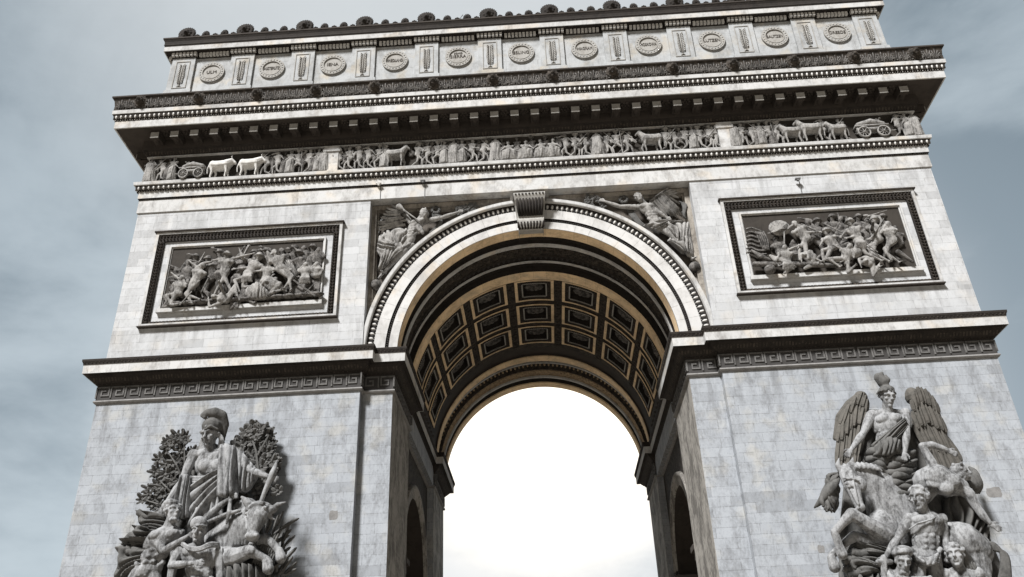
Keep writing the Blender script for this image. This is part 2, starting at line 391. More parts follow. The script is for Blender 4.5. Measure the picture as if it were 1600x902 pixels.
# centre bay over the opening
m = MB(); n = 64; RO = 8.9
for i in range(n):
    a, b = PI * i / n, PI * (i + 1) / n
    xa, za, xb, zb = RO * math.cos(a), ZS + RO * math.sin(a), RO * math.cos(b), ZS + RO * math.sin(b)
    y0, y1 = .98, YB - .98
    m.add([(xa, y0, za), (xb, y0, zb), (xb, y0, 32.26), (xa, y0, 32.26), (xa, y1, za), (xb, y1, zb), (xb, y1, 32.26), (xa, y1, 32.26)], [(0, 1, 2, 3), (7, 6, 5, 4), (0, 4, 5, 1), (1, 5, 6, 2), (3, 2, 6, 7), (0, 3, 7, 4)])
for s in (-1, 1): box(m, *sorted((s * RO, s * (X1 - .003))), .98, YB - .98, 20.0, 32.258)
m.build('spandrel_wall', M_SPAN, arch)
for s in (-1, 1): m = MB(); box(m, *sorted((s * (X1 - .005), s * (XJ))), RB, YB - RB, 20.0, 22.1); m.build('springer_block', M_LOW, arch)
m = MB()
for s in (-1, 1):
    box(m, *sorted((s * 9.2, s * 9.497)), .55, .97, 22.2, 32.2); box(m, *sorted((s * 9.1, s * 9.2)), .75, .972, 22.2, 31.85)
box(m, -9.197, 9.197, .551, .971, 31.9, 32.2); box(m, -9.19, 9.19, .751, .973, 31.78, 31.9)
m.build('spandrel_frame', M_PANEL, arch)

# vault lining: every band is one moulding turned about the axis of the arch
def band(name, prof, mt, smooth=False, n=96): 
    m = MB(); sweep(m, prof, 0, 180, n); return m.build(name, mt, arch, smooth)
def both(name, prof, mt, rear=None):  # rear: lighter material that paints the glow at the back rim
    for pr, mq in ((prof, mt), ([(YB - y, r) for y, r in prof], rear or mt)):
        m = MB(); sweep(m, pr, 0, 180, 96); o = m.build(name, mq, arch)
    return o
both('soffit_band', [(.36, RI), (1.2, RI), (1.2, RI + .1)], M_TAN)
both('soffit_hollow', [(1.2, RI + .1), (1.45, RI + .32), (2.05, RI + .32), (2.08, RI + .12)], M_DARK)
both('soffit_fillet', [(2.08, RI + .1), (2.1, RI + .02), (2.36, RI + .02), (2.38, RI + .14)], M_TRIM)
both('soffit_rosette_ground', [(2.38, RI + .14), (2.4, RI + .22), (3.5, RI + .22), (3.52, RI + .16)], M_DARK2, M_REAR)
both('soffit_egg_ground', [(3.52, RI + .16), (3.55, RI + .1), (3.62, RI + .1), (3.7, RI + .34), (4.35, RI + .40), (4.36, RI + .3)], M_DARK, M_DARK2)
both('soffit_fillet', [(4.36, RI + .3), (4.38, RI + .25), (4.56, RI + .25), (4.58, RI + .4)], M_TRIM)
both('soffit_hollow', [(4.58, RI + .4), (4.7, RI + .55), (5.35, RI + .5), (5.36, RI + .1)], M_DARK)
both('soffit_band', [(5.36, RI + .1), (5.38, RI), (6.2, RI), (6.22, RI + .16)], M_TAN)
# carved relief on the bands
def arc_pt(y, r, deg): return np.array((r * math.cos(R(deg)), y, ZS + r * math.sin(R(deg))))
def arc_axes(deg):   # tangent, depth, inward normal
    t = np.array((-math.sin(R(deg)), 0, math.cos(R(deg)))); nn = np.array((-math.cos(R(deg)), 0, -math.sin(R(deg))))
    return t, np.array((0, 1., 0)), nn
mr, me_, mr2, me2 = MB(), MB(), MB(), MB()
for k in range(46):
    d = 2 + 176 * (k + .5) / 46
    t, y, nn = arc_axes(d)
    for yy, mr_ in ((2.95, mr), (YB - 2.95, mr2)):
        c = arc_pt(yy, RI + .2, d)
        for q in range(6):
            w = 2 * PI * q / 6 + .3
            cc = c + t * math.cos(w) * .17 + y * math.sin(w) * .28 + nn * .03
            ball(mr_, cc, (.13, .16, .07), (t, y, nn), 6, 4)
        ball(mr_, c + nn * .05, (.09, .09, .09), (t, y, nn), 6, 4)
        for sg in (-1, 1): tube(mr_, [c + t * .27 + y * sg * -.45 + nn * .02, c + t * .22 + y * sg * .1 + nn * .07, c + t * .30 + y * sg * .48 + nn * .02], [.03, .05, .03], 4, 1, nn)
for k in range(74):
    d = 1 + 178 * (k + .5) / 74; t, y, nn = arc_axes(d)
    for yy, mq in ((4.0, me_), (YB - 4.0, me2)): ball(mq, arc_pt(yy, RI + .34, d), (.085, .20, .11), (t, y, nn), 6, 5)
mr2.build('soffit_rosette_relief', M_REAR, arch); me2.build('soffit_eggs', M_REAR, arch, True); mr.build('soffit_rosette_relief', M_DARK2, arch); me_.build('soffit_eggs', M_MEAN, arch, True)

# coffers: seven across, three deep (the plain ground between them is one skin)
cy0, cp = 6.36, 3.22
CA = [-69.6, -46.4, -23.2, 0, 23.2, 46.4, 69.6]
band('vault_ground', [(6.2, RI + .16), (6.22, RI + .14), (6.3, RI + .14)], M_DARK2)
mg = MB(); mrel = MB()
def patch(m, y0, y1, r0, a0, a1, r1=None, n=6):
    """curved slab between two radii"""
    r1 = r1 or r0 + .2; v = []
    for i in range(n + 1):
        t = R(90 - (a0 + (a1 - a0) * i / n))
        for y, r in ((y0, r0), (y1, r0), (y1, r1), (y0, r1)): v.append((r * math.cos(t), y, ZS + r * math.sin(t)))
    f = [(0, 1, 2, 3), (n * 4 + 3, n * 4 + 2, n * 4 + 1, n * 4)]
    for i in range(n):
        for j in range(4): f.append((i * 4 + j, (i + 1) * 4 + j, (i + 1) * 4 + (j + 1) % 4, i * 4 + (j + 1) % 4))
    m.add(v, f)
YE = 16.3
CH = 9.55   # half angle of a coffer
edges = [-90] + sum([[a - CH, a + CH] for a in CA], []) + [90]
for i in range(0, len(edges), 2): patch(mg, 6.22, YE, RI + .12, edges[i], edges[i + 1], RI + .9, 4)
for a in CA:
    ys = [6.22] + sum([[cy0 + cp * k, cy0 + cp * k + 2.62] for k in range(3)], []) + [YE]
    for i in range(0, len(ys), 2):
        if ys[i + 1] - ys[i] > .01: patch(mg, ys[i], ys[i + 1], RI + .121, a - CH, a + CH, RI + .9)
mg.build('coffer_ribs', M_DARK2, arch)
# carved running ornament on the ribs
for i in range(0, len(edges), 2):
    ac = (edges[i] + edges[i + 1]) / 2; wd = (edges[i + 1] - edges[i]) / 2 * .7
    for k in range(24):
        yy = 6.4 + 9.7 * (k + .5) / 24
        for q in (-1, 1):
            dd = 90 - (ac + q * wd * .55 * (1 if k % 2 else .4)); t, y, nn = arc_axes(dd)
            ball(mrel, arc_pt(yy + rnd.uniform(-.05, .05), RI + .12, dd), (.12, .16, .07), (t, y, nn), 5, 4)
mrel.build('coffer_rib_carving', M_DARK2, arch)
proto = {}
def make_coffer(a, k):
    y0 = cy0 + cp * k; y1 = y0 + 2.62; fw = .19; fa = fw / RI * 180 / PI
    e = CH
    m = MB()
    patch(m, y0, y1, RI + .02, a - e, a - e + fa, RI + .07, 2); patch(m, y0, y1, RI + .02, a + e - fa, a + e, RI + .07, 2)
    patch(m, y0, y0 + .08, RI + .021, a - e + fa, a + e - fa, RI + .07); patch(m, y1 - .09, y1, RI + .021, a - e + fa, a + e - fa, RI + .07)
    root = m.build('coffer', M_TAN, arch)
    # sunk steps: dark egg course, thin pale fillet, panel with rosette
    m = MB(); a0, a1, u0, u1 = a - e + fa, a + e - fa, y0 + .08, y1 - .2
    st = 2.6
    patch(m, u0, u1, RI + .06, a0, a0 + st, RI + .85, 2); patch(m, u0, u1, RI + .06, a1 - st, a1, RI + .85, 2)
    patch(m, u0, u0 + .36, RI + .061, a0 + st, a1 - st, RI + .85); patch(m, u1 - .36, u1, RI + .061, a0 + st, a1 - st, RI + .85)
    patch(m, u0 + .36, u1 - .36, RI + .46, a0 + st, a1 - st, RI + .9)
    m.build('coffer_step', M_DARK, root)
    m = MB()
    b0, b1, w0, w1 = a0 + st, a1 - st, u0 + .36, u1 - .36; ta = .09 / RI * 57.3
    patch(m, w0, w1, RI + .03, b0 - ta, b0, RI + .12, 1); patch(m, w0, w1, RI + .03, b1, b1 + ta, RI + .12, 1)
    patch(m, w0 - .07, w0, RI + .031, b0, b1, RI + .12, 4); patch(m, w1, w1 + .07, RI + .031, b0, b1, RI + .12, 4)
    m.build('coffer_fillet', M_SHD, root)
    m = MB()
    for j in range(9):
        d = 90 - (a0 + st / 2); 
    for j in range(8):
        yy = u0 + .2 + (u1 - u0 - .4) * j / 7
        for aa in (a0 + st * .45, a1 - st * .45):
            t, y, nn = arc_axes(90 - aa); ball(m, arc_pt(yy, RI + .055, 90 - aa), (.09, .07, .07), (t, y, nn), 5, 4)
    for j in range(11):
        aa = b0 + (b1 - b0) * (j + .5) / 11
        for yy in (u0 + .18, u1 - .18):
            t, y, nn = arc_axes(90 - aa); ball(m, arc_pt(yy, RI + .055, 90 - aa), (.06, .10, .08), (t, y, nn), 5, 4)
    m.build('coffer_eggs', M_DARK2, root)
    m = MB(); d = 90 - a; t, y, nn = arc_axes(d); c = arc_pt((y0 + y1) / 2, RI + .30, d)
    for q in range(10):
        w = 2 * PI * q / 10; ball(m, c + t * math.cos(w) * .46 + y * math.sin(w) * .3, (.19, .15, .1), (t, y, nn), 6, 4)
    for q in range(6):
        w = 2 * PI * q / 6; ball(m, c + t * math.cos(w) * .2 + y * math.sin(w) * .15 + nn * .07, (.12, .1, .1), (t, y, nn), 6, 4)
    ball(m, c + nn * .12, .1)
    m.build('rosette', M_GREY, root)
for a in CA:
    for k in range(3): make_coffer(a, k)
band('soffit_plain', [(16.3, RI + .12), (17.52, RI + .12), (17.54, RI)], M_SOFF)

# face mouldings of the great arch
both('soffit_edge', [(.36, RI + .0), (.35, RI - .001), (.35, RI + .02)], M_VOUS)
both('archivolt_inner_face', [(.35, RI), (.35, 8.15), (.38, 8.15)], M_VOUS)
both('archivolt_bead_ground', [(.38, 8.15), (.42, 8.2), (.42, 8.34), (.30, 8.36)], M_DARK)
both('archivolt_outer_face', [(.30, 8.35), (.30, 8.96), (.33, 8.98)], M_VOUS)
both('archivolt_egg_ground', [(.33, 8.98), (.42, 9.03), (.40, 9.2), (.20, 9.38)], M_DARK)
both('archivolt_fillet', [(.20, 9.36), (.08, 9.40), (.06, 9.44), (.06, 9.62), (.3, 9.64), (.985, 9.64)], M_TRIM)
m, mb_ = MB(), MB()
ne = 98
for k in range(ne):
    d = 180 * (k + .5) / ne; t, y, nn = arc_axes(d); c = arc_pt(.34, 9.2, d)
    ball(m, c, (.08, .085, .155), (t, y, nn), 7, 6)
    d2 = 180 * (k + 1) / ne; t, y, nn = arc_axes(d2)
    for q in (-1, 1):
        cc = arc_pt(.36, 9.2, d + q * .36 * 180 / ne); tt, yy_, n2 = arc_axes(d + q * .36 * 180 / ne)
        obox(mb_, cc, tt, yy_, n2, .018, .06, .14)
nb = 190
for k in range(nb):
    d = 180 * (k + .5) / nb; t, y, nn = arc_axes(d); ball(mb_, arc_pt(.39, 8.26, d), (.05, .04, .045), (t, y, nn), 5, 4)
    ball(m, arc_pt(.38, 9.02, d), (.035, .03, .028), (t, y, nn), 4, 3)
m.build('archivolt_eggs', M_PALE, arch, True); mb_.build('archivolt_beads', M_MEAN, arch)

# keystone: a double scroll bracket
m = MB()
def kw(z): return .70 + (.94 - .70) * (z - 29.4) / 2.4
prof = [(29.42, .36), (29.42, -.02), (29.55, -.2), (29.75, -.30), (30.0, -.28), (30.15, -.16), (30.25, -.10), (30.6, -.16), (31.0, -.30), (31.3, -.5), (31.55, -.6), (31.75, -.58), (31.86, -.45), (31.86, .9)]
v = []
for z, y in prof: v += [(-kw(z), y, z), (kw(z), y, z)]
nP = len(prof); f = [(2 * i, 2 * i + 1, 2 * i + 3, 2 * i + 2) for i in range(nP - 1)]
v += [(-.72, .9, 29.42), (.72, .9, 29.42)]
f += [tuple([2 * i for i in range(nP)] + [2 * nP]), tuple([2 * nP + 1] + [2 * i + 1 for i in reversed(range(nP))])]
m.add(v, f); key = m.build('keystone', M_SHD, arch)
m = MB()
for i in range(-4, 5):
    x = i * .185
    for (za, ya, zb, yb) in ((30.35, -.14, 31.35, -.53), (29.47, -.06, 29.85, -.31)):
        P = [(x * .86, ya - .02, za), (x * .95, (ya + yb) / 2 - .02, (za + zb) / 2 + .0), (x, yb - .02, zb)]
        tube(m, P, [.075, .085, .05], 6)
m.build('acanthus_leaf', M_DARK, key, True)
m = MB()
for s in (-1, 1):
    for z0, y0, r0 in ((31.5, -.32, .3), (29.75, -.1, .22)):
        tube(m, [(s * (kw(z0) + .02), y0 + r * math.cos(w), z0 + r * math.sin(w)) for w, r in [(k * .5, r0 * (1 - k / 26)) for k in range(22)]], .035, 5, 1, (1, 0, 0))
for i in range(9): ball(m, (-.8 + .2 * i, -.62, 31.62), (.07, .06, .06), None, 6, 5)
m.build('scroll', M_GREY, key, True)
m = MB(); box(m, -1.14, 1.14, -.66, .9, 31.86, 32.06); box(m, -1.06, 1.06, -.58, .9, 32.06, 32.28); m.build('abacus', M_TRIM, key)

# impost cornice, with key pattern, carried round both piers and through the passage
plans = [PIER, mirror(PIER)]
def rings(name, prof, mt, pl=plans):
    for p in pl: m = MB(); ring(m, p, prof); o = m.build(name, mt, arch)
    return o
rings('impost_astragal', [(0, 19.9), (.1, 19.93), (.15, 20.0), (.12, 20.08), (.06, 20.1)], M_MEAN2)
rings('key_band', [(.06, 20.1), (.06, 20.92)], M_MEAN)
rings('impost_ovolo', [(.06, 20.92), (.14, 20.95), (.14, 21.02), (.22, 21.08), (.42, 21.28), (.5, 21.4), (.5, 21.44), (.72, 21.44)], M_DARK)
rings('impost_corona', [(.72, 21.44), (.74, 21.42), (.74, 21.88), (.76, 21.9)], M_TRIM)
rings('impost_crown_moulding', [(.76, 21.9), (.78, 22.0), (.83, 22.1), (.84, 22.2)], M_DARK)
rings('impost_top', [(.84, 22.2), (.84, 22.215), (-.05, 22.26)], M_SOFF)
m, md = MB(), MB()
def keypat(m, x, y, t, nn, s, flip):
    """one Greek key, s = pitch"""
    h = .33; w = s * .5
    P = [(-.5, -.42), (-.5, .42), (.36, .42), (.36, -.2), (-.14, -.2), (-.14, .14), (.12, .14)]
    P = [(px * s * (-1 if flip else 1), pz * .76) for px, pz in P]
    P2 = [(P[0][0], P[0][1]), *P[1:]]
    for i in range(len(P2) - 1):
        a, b = P2[i], P2[i + 1]; c = ((a[0] + b[0]) / 2, (a[1] + b[1]) / 2)
        hx = abs(a[0] - b[0]) / 2 + .037 if a[1] == b[1] else .037
        hz = abs(a[1] - b[1]) / 2 - .037 if a[0] == b[0] else .037
        if hz <= 0: continue
        pos = (x + t[0] * c[0], y + t[1] * c[0], 20.51 + c[1])
        obox(m, pos, (t[0], t[1], 0), (nn[0], nn[1], 0), (0, 0, 1), hx, .035, hz)
for pi_, p in enumerate(plans):
    for x, y, t, nn in along(p, .075, .787):
        c = -16.56 if pi_ == 0 else 16.56
        keypat(m, x, y, t, nn, .787, (x > c) if abs(nn[1]) > .5 else (y > YC))
    for x, y, t, nn in along(p, .78, .2):
        ball(md, (x + nn[0] * -.0, y, 22.03), (.06, .06, .05), None, 4, 3)
m.build('greek_key', M_KEY, arch); md.build('impost_leaf_carving', M_DARK2, arch)
m = MB()
for p in plans:
    for x, y, t, nn in along(p, .32, .17):
        obox(m, (x, y, 21.2), (t[0], t[1], 0), (nn[0] * .7, nn[1] * .7, .7), (nn[0] * .7, nn[1] * .7, -.7), .045, .12, .02)
    for x, y, t, nn in along(p, .16, .24): ball(m, (x, y, 20.99), .035, None, 4, 3)
m.build('impost_ovolo_carving', M_DARK2, arch)

# entablature
B1 = [BODY]
rings('architrave', [(-.6, 32.26), (.08, 32.26), (.08, 33.12), (.1, 33.14)], M_TRIM, B1)
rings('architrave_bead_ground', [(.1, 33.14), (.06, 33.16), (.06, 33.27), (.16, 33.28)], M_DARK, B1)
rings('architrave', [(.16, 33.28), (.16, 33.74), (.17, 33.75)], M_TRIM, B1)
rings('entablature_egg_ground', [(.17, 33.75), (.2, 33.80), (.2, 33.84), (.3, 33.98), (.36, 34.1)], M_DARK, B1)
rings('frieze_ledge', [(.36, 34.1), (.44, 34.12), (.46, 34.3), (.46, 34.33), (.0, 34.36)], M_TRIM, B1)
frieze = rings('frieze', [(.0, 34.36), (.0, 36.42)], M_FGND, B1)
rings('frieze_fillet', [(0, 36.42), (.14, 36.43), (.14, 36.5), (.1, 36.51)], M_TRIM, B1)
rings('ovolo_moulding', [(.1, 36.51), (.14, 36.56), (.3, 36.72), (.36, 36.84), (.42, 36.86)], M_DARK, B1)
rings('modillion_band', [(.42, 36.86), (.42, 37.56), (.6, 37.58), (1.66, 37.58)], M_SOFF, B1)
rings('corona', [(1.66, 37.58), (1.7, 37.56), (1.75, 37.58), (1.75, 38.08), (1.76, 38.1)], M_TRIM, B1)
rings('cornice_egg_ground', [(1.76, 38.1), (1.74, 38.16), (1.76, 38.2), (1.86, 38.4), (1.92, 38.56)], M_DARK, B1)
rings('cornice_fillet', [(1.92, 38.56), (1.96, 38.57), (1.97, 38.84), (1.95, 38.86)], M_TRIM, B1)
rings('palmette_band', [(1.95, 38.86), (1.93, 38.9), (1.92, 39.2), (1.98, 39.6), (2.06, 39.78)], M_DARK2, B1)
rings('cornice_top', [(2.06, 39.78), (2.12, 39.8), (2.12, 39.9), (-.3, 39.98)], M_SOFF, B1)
m, md, mm = MB(), MB(), MB()
for x, y, t, nn in along(BODY, .30, .31):
    tt = (t[0], t[1], 0); n3 = (nn[0], nn[1], 0)
    ball(m, (x, y, 33.95), (.075, .075, .13), (tt, n3, (0, 0, 1)), 6, 5)
for x, y, t, nn in along(BODY, 1.84, .30):
    tt = (t[0], t[1], 0); n3 = (nn[0], nn[1], 0)
    ball(m, (x, y, 38.38), (.075, .075, .14), (tt, n3, (0, 0, 1)), 6, 5)
m.build('egg_and_dart', M_PALE, arch, True)
for d, z, st, r in ((.19, 33.79, .155, .028), (1.79, 38.16, .15, .03)):
    for x, y, t, nn in along(BODY, d, st): ball(mm, (x, y, z), r, None, 4, 3)
mm.build('bead_row', M_PALE, arch)
for d, z, st, r in ((.09, 33.215, .13, .045), (.17, 36.57, .16, .04)):
    for x, y, t, nn in along(BODY, d, st): ball(md, (x, y, z), (r * 1.2, r, r), None, 4, 3)
for x, y, t, nn in along(BODY, .24, .19):
    obox(md, (x, y, 36.68), (t[0], t[1], 0), (nn[0] * .6, nn[1] * .6, .8), (nn[0] * .8, nn[1] * .8, -.6), .05, .1, .03)
for off, zz, st in ((.31, 33.93, .31), (1.85, 38.36, .30)):
    for x, y, t, nn in along(BODY, off, st):
        for q in (-1, 1): obox(md, (x + t[0] * q * st * .36, y + t[1] * q * st * .36, zz), (t[0], t[1], 0), (nn[0], nn[1], 0), (0, 0, 1), .022, .04, .13)
md.build('leaf_carving', M_DARK2, arch)

# modillions under the corona
mo = MB()
box(mo, -.25, .25, -.84, .02, -.34, .02); box(mo, -.25, .25, -.86, -.6, -.42, -.342)
box(mo, -.29, .29, -.9, .02, .022, .10)
tube(mo, [(0, -.2, -.38), (0, -.5, -.42), (0, -.8, -.40)], [.1, .14, .1], 6, .5, (0, 0, 1))
mod0 = mo.build('modillion', M_SOFF, arch)
mf = MB(); box(mf, -.25, .25, -.902, -.865, -.30, .0); box(mf, -.25, .25, -.90, -.866, -.42, -.33); mface = mf.build('modillion_face', M_SHD, mod0)
locs = []
for i in range(19):
    for s in (-1, 1): locs.append((s * (.62 + 1.24 * i), -.42, 37.45, 0))
for s in (-1, 1):
    for j in range(19): locs.append((s * (HW + .42), .9 + 1.23 * j, 37.45, s * PI / 2))
for i, (x, y, z, rz) in enumerate(locs):
    if i == 0: mod0.location = (x, y, z); continue
    c = part_copy(mod0, (x, y, z), rz); c2 = mface.copy(); COL.objects.link(c2); c2.parent = c
# coffered soffit rosettes between the modillions
mr = MB()
for q in range(6):
    w = 2 * PI * q / 6; ball(mr, (math.cos(w) * .2, math.sin(w) * .22, 0), (.13, .13, .07), None, 6, 4)
ball(mr, (0, 0, 0), (.1, .1, .12), None, 6, 4)
rs0 = mr.build('soffit_rosette', M_SOFF, arch, True)
for i in range(-19, 18):
    p_ = ((i + 1) * 1.24, -1.0, 37.56)
    if i == -19: rs0.location = p_
    else: part_copy(rs0, p_)

# palmettes: honeysuckle fans along the crowning moulding
def palmette(m, x, y, z, t, nn, h, lean=.12):
    def P(u, w, o=0.0): return (x + t[0] * u + nn[0] * (o + lean * w / h), y + t[1] * u + nn[1] * (o + lean * w / h), z + w)
    for k in range(-3, 4):
        a = k * .42; L = h * (1 - .10 * abs(k)); hk = .10 * k
        pts = [P(0.03 * k, 0, .02), P(math.sin(a) * L * .45, .12 * h + math.cos(a) * L * .40, .05), P(math.sin(a) * L * .62 + hk * .25, math.cos(a) * L * .82 + .08 * h, .04)]
        tube(m, spline(pts, 2), [.022, .035, .042, .035, .022][:5], 4, .8, (nn[0], nn[1], 0))
    for q in (-1, 1):
        tube(m, [P(q * (.02 + .16 * (1 - math.cos(w)) / 2 + .02 * math.sin(w)), .02 + .07 * math.sin(w), .03) for w in (0, 1, 2, 3, 4, 5)], .02, 4, 1, (nn[0], nn[1], 0))
    ball(m, P(0, .03, .04), (.06, .06, .05), None, 5, 4)
m = MB()
for x, y, t, nn in along(BODY, 1.93, .462, edges=(0, 1, 3), inset=.25): palmette(m, x, y, 38.95, t, nn, .72)
m.build('palmette_carving', M_GREY, arch, True)

# ---- attic
WA = 23.5; ATT = [(-WA, .06), (WA, .06), (WA, YB - .06), (-WA, YB - .06)]
rings('attic_wall', [(0, 39.9), (0, 45.4)], M_ATTIC, [ATT])
rings('attic_plinth', [(.02, 39.9), (.26, 39.9), (.26, 41.75), (.22, 41.82), (0.0, 41.86)], M_ATTIC, [ATT])
PX = [2.065, 6.28, 10.5, 14.6, 18.7, 22.72]
rings('attic_soffit', [(0, 44.93), (.06, 44.95), (.06, 45.29), (.5, 45.29)], M_DARK, [ATT])
rings('attic_corona', [(.5, 45.29), (.54, 45.27), (.56, 45.28), (.56, 45.66), (.57, 45.67)], M_TRIM, [ATT])
rings('attic_crown_moulding', [(.57, 45.67), (.55, 45.72), (.6, 45.8), (.6, 45.86), (.58, 45.9), (.6, 46.1), (.68, 46.28)], M_DARK, [ATT])
rings('attic_top', [(.68, 46.28), (.7, 46.29), (.7, 46.4), (-.6, 46.45)], M_SOFF, [ATT])
rings('roof_deck', [(-.6, 46.3), (-11.4, 46.3)], M_SOFF, [ATT])
pil = MB(); box(pil, -.78, .78, -.14, .02, 1.95 - 2, 5.0 - 2); 
def stations():
    for x in sorted([-p for p in PX] + PX): yield x, .06, 0.0, True
    for s in (-1, 1):
        for k in range(6): yield s * WA, .06 + .8 + (YB - 1.72) * k / 5, s * PI / 2, False
# one pilaster: shaft with sunk panel, palm branch, base, dentilled cap
pb = MB()
box(pb, -.78, .78, -.16, .03, 42.05, 44.93)
shaft = pb.build('attic_pilaster', M_ATTIC, arch)
pb = MB(); box(pb, -.9, .9, -.32, .03, 39.95, 41.95); box(pb, -.84, .84, -.24, .03, 41.95, 42.05)
pbase = pb.build('pilaster_base', M_ATTIC, shaft)
pb = MB()
for (a, b, c, d) in ((-.48, .48, 44.55, 44.6), (-.48, .48, 42.22, 42.27)): box(pb, a, b, -.2, -.155, c, d)
for s in (-1, 1): box(pb, *sorted((s * .48, s * .43)), -.2, -.156, 42.27, 44.55)
pfr = pb.build('pilaster_panel_frame', M_SHD, shaft)
pb = MB()
tube(pb, [(0, -.2, 42.35), (0, -.22, 43.3), (0, -.2, 44.3)], [.05, .04, .02], 5)
for k in range(11):
    z = 42.62 + .155 * k
    for s in (-1, 1): tube(pb, [(s * .03, -.19, z), (s * .15, -.24, z + .10), (s * .2, -.22, z + .22)], [.02, .045, .015], 5, .6)
tube(pb, [(-.12, -.2, 42.3), (0, -.23, 42.42), (.12, -.2, 42.3)], .04, 5)
for s in (-1, 1): tube(pb, [(s * .14, -.2, 44.3), (s * .24, -.22, 43.3), (s * .12, -.2, 42.55)], [.012, .015, .012], 4)
ppalm = pb.build('palm_branch', M_SHD, shaft, True)
pb = MB(); box(pb, -.84, .84, -.2, .03, 44.935, 45.0); box(pb, -.84, .84, -.36, .04, 45.32, 45.4)
pcap = pb.build('pilaster_cap', M_DARK, shaft)
pb = MB()
for k in range(7): box(pb, -.82 + .25 * k, -.82 + .25 * k + .165, -.36, -.1, 45.02, 45.28)
pdent = pb.build('dentils', M_PALE, shaft)
kids = [pbase, pfr, ppalm, pcap, pdent]
first = True
for x, y, rz, front in stations():
    if first: shaft.location = (x, y, 0); shaft.rotation_euler = (0, 0, rz); first = False; continue
    c = part_copy(shaft, (x, y, 0), rz)
    for k in kids:
        q = k.copy(); COL.objects.link(q); q.parent = c
m = MB()
xs = sorted([-p for p in PX] + PX)
for a, b in zip(xs[:-1], xs[1:]):
    n = 9; m = MB()
    for k in range(n):
        x = a + .98 + (b - a - 1.96) * (k + .5) / n
        box(m, x - .085, x + .085, -.18, 0, 45.0, 45.27)
    m.build('attic_dentils', M_PALE, arch)
for s in (-1, 1):
    m = MB()
    for k in range(80):
        y = .4 + (YB - .8) * k / 79; box(m, *sorted((s * WA, s * (WA + .24))), y - .085, y + .085, 45.0, 45.27)
    m.build('attic_dentils', M_PALE, arch)
# shields with the names of battles
NAMES = ['ULM', 'AUSTERLITZ', 'IENA', 'FRIEDLAND', 'SIERRA', 'ESLING', 'WAGRAM', 'MOSKOWA', 'LUTZEN', 'BAUTZEN', 'DRESDE']
def disc(m, r, y0, y1, n=32, rin=0.0):
    v = []; pr = [(rin, y0), (r, y0), (r, y1)] if rin == 0 else [(rin, y1), (rin, y0), (r, y0), (r, y1)]
    k = len(pr)
    for i in range(n):
        w = 2 * PI * i / n
        for rr, y in pr: v.append((rr * math.cos(w), y, rr * math.sin(w)))
    f = []
    for i in range(n):
        for j in range(k - 1): f.append((i * k + j, i * k + j + 1, ((i + 1) % n) * k + j + 1, ((i + 1) % n) * k + j))
    m.add(v, f)
m = MB(); disc(m, .86, -.12, .05, 36, .6); disc(m, .6, -.07, .03); disc(m, .63, -.145, -.05, 36, .59)
sh0 = m.build('shield', M_SHD, arch, False)
m = MB()
for k in range(22):
    w = 2 * PI * k / 22; ball(m, (.74 * math.cos(w), -.125, .74 * math.sin(w)), (.055, .035, .055), None, 6, 4)
shs = m.build('shield_studs', M_ATTIC, sh0, True)
def lettering(txt, size, width, parent, dz=0.0):
    cu = bpy.data.curves.new('lettering', 'FONT'); cu.body = txt; cu.size = size; cu.extrude = .02; cu.align_x = 'CENTER'; cu.align_y = 'CENTER'
    o = bpy.data.objects.new('lettering', cu); COL.objects.link(o)
    bpy.context.view_layer.update()
    dg = bpy.context.evaluated_depsgraph_get(); me = bpy.data.meshes.new_from_object(o.evaluated_get(dg))
    bpy.data.objects.remove(o); wx = max(v.co.x for v in me.vertices) - min(v.co.x for v in me.vertices)
    sc = min(1.0, width / wx)
    for v in me.vertices: v.co = Vector((v.co.x * sc, -.085 - v.co.z, v.co.y + dz))
    me.materials.clear(); me.materials.append(M_INK)
    o = bpy.data.objects.new('lettering', me); COL.objects.link(o); o.parent = parent; return o
for i, (a, b) in enumerate(zip(xs[:-1], xs[1:])):
    loc = ((a + b) / 2, .05, 43.55)
    if i == 0: sh = sh0; sh0.location = loc
    else:
        sh = part_copy(sh0, loc); q = shs.copy(); COL.objects.link(q); q.parent = sh
    lettering(NAMES[i], .36, 1.06, sh)
    if NAMES[i] == 'SIERRA': lettering('SOMO', .2, .6, sh, .28)

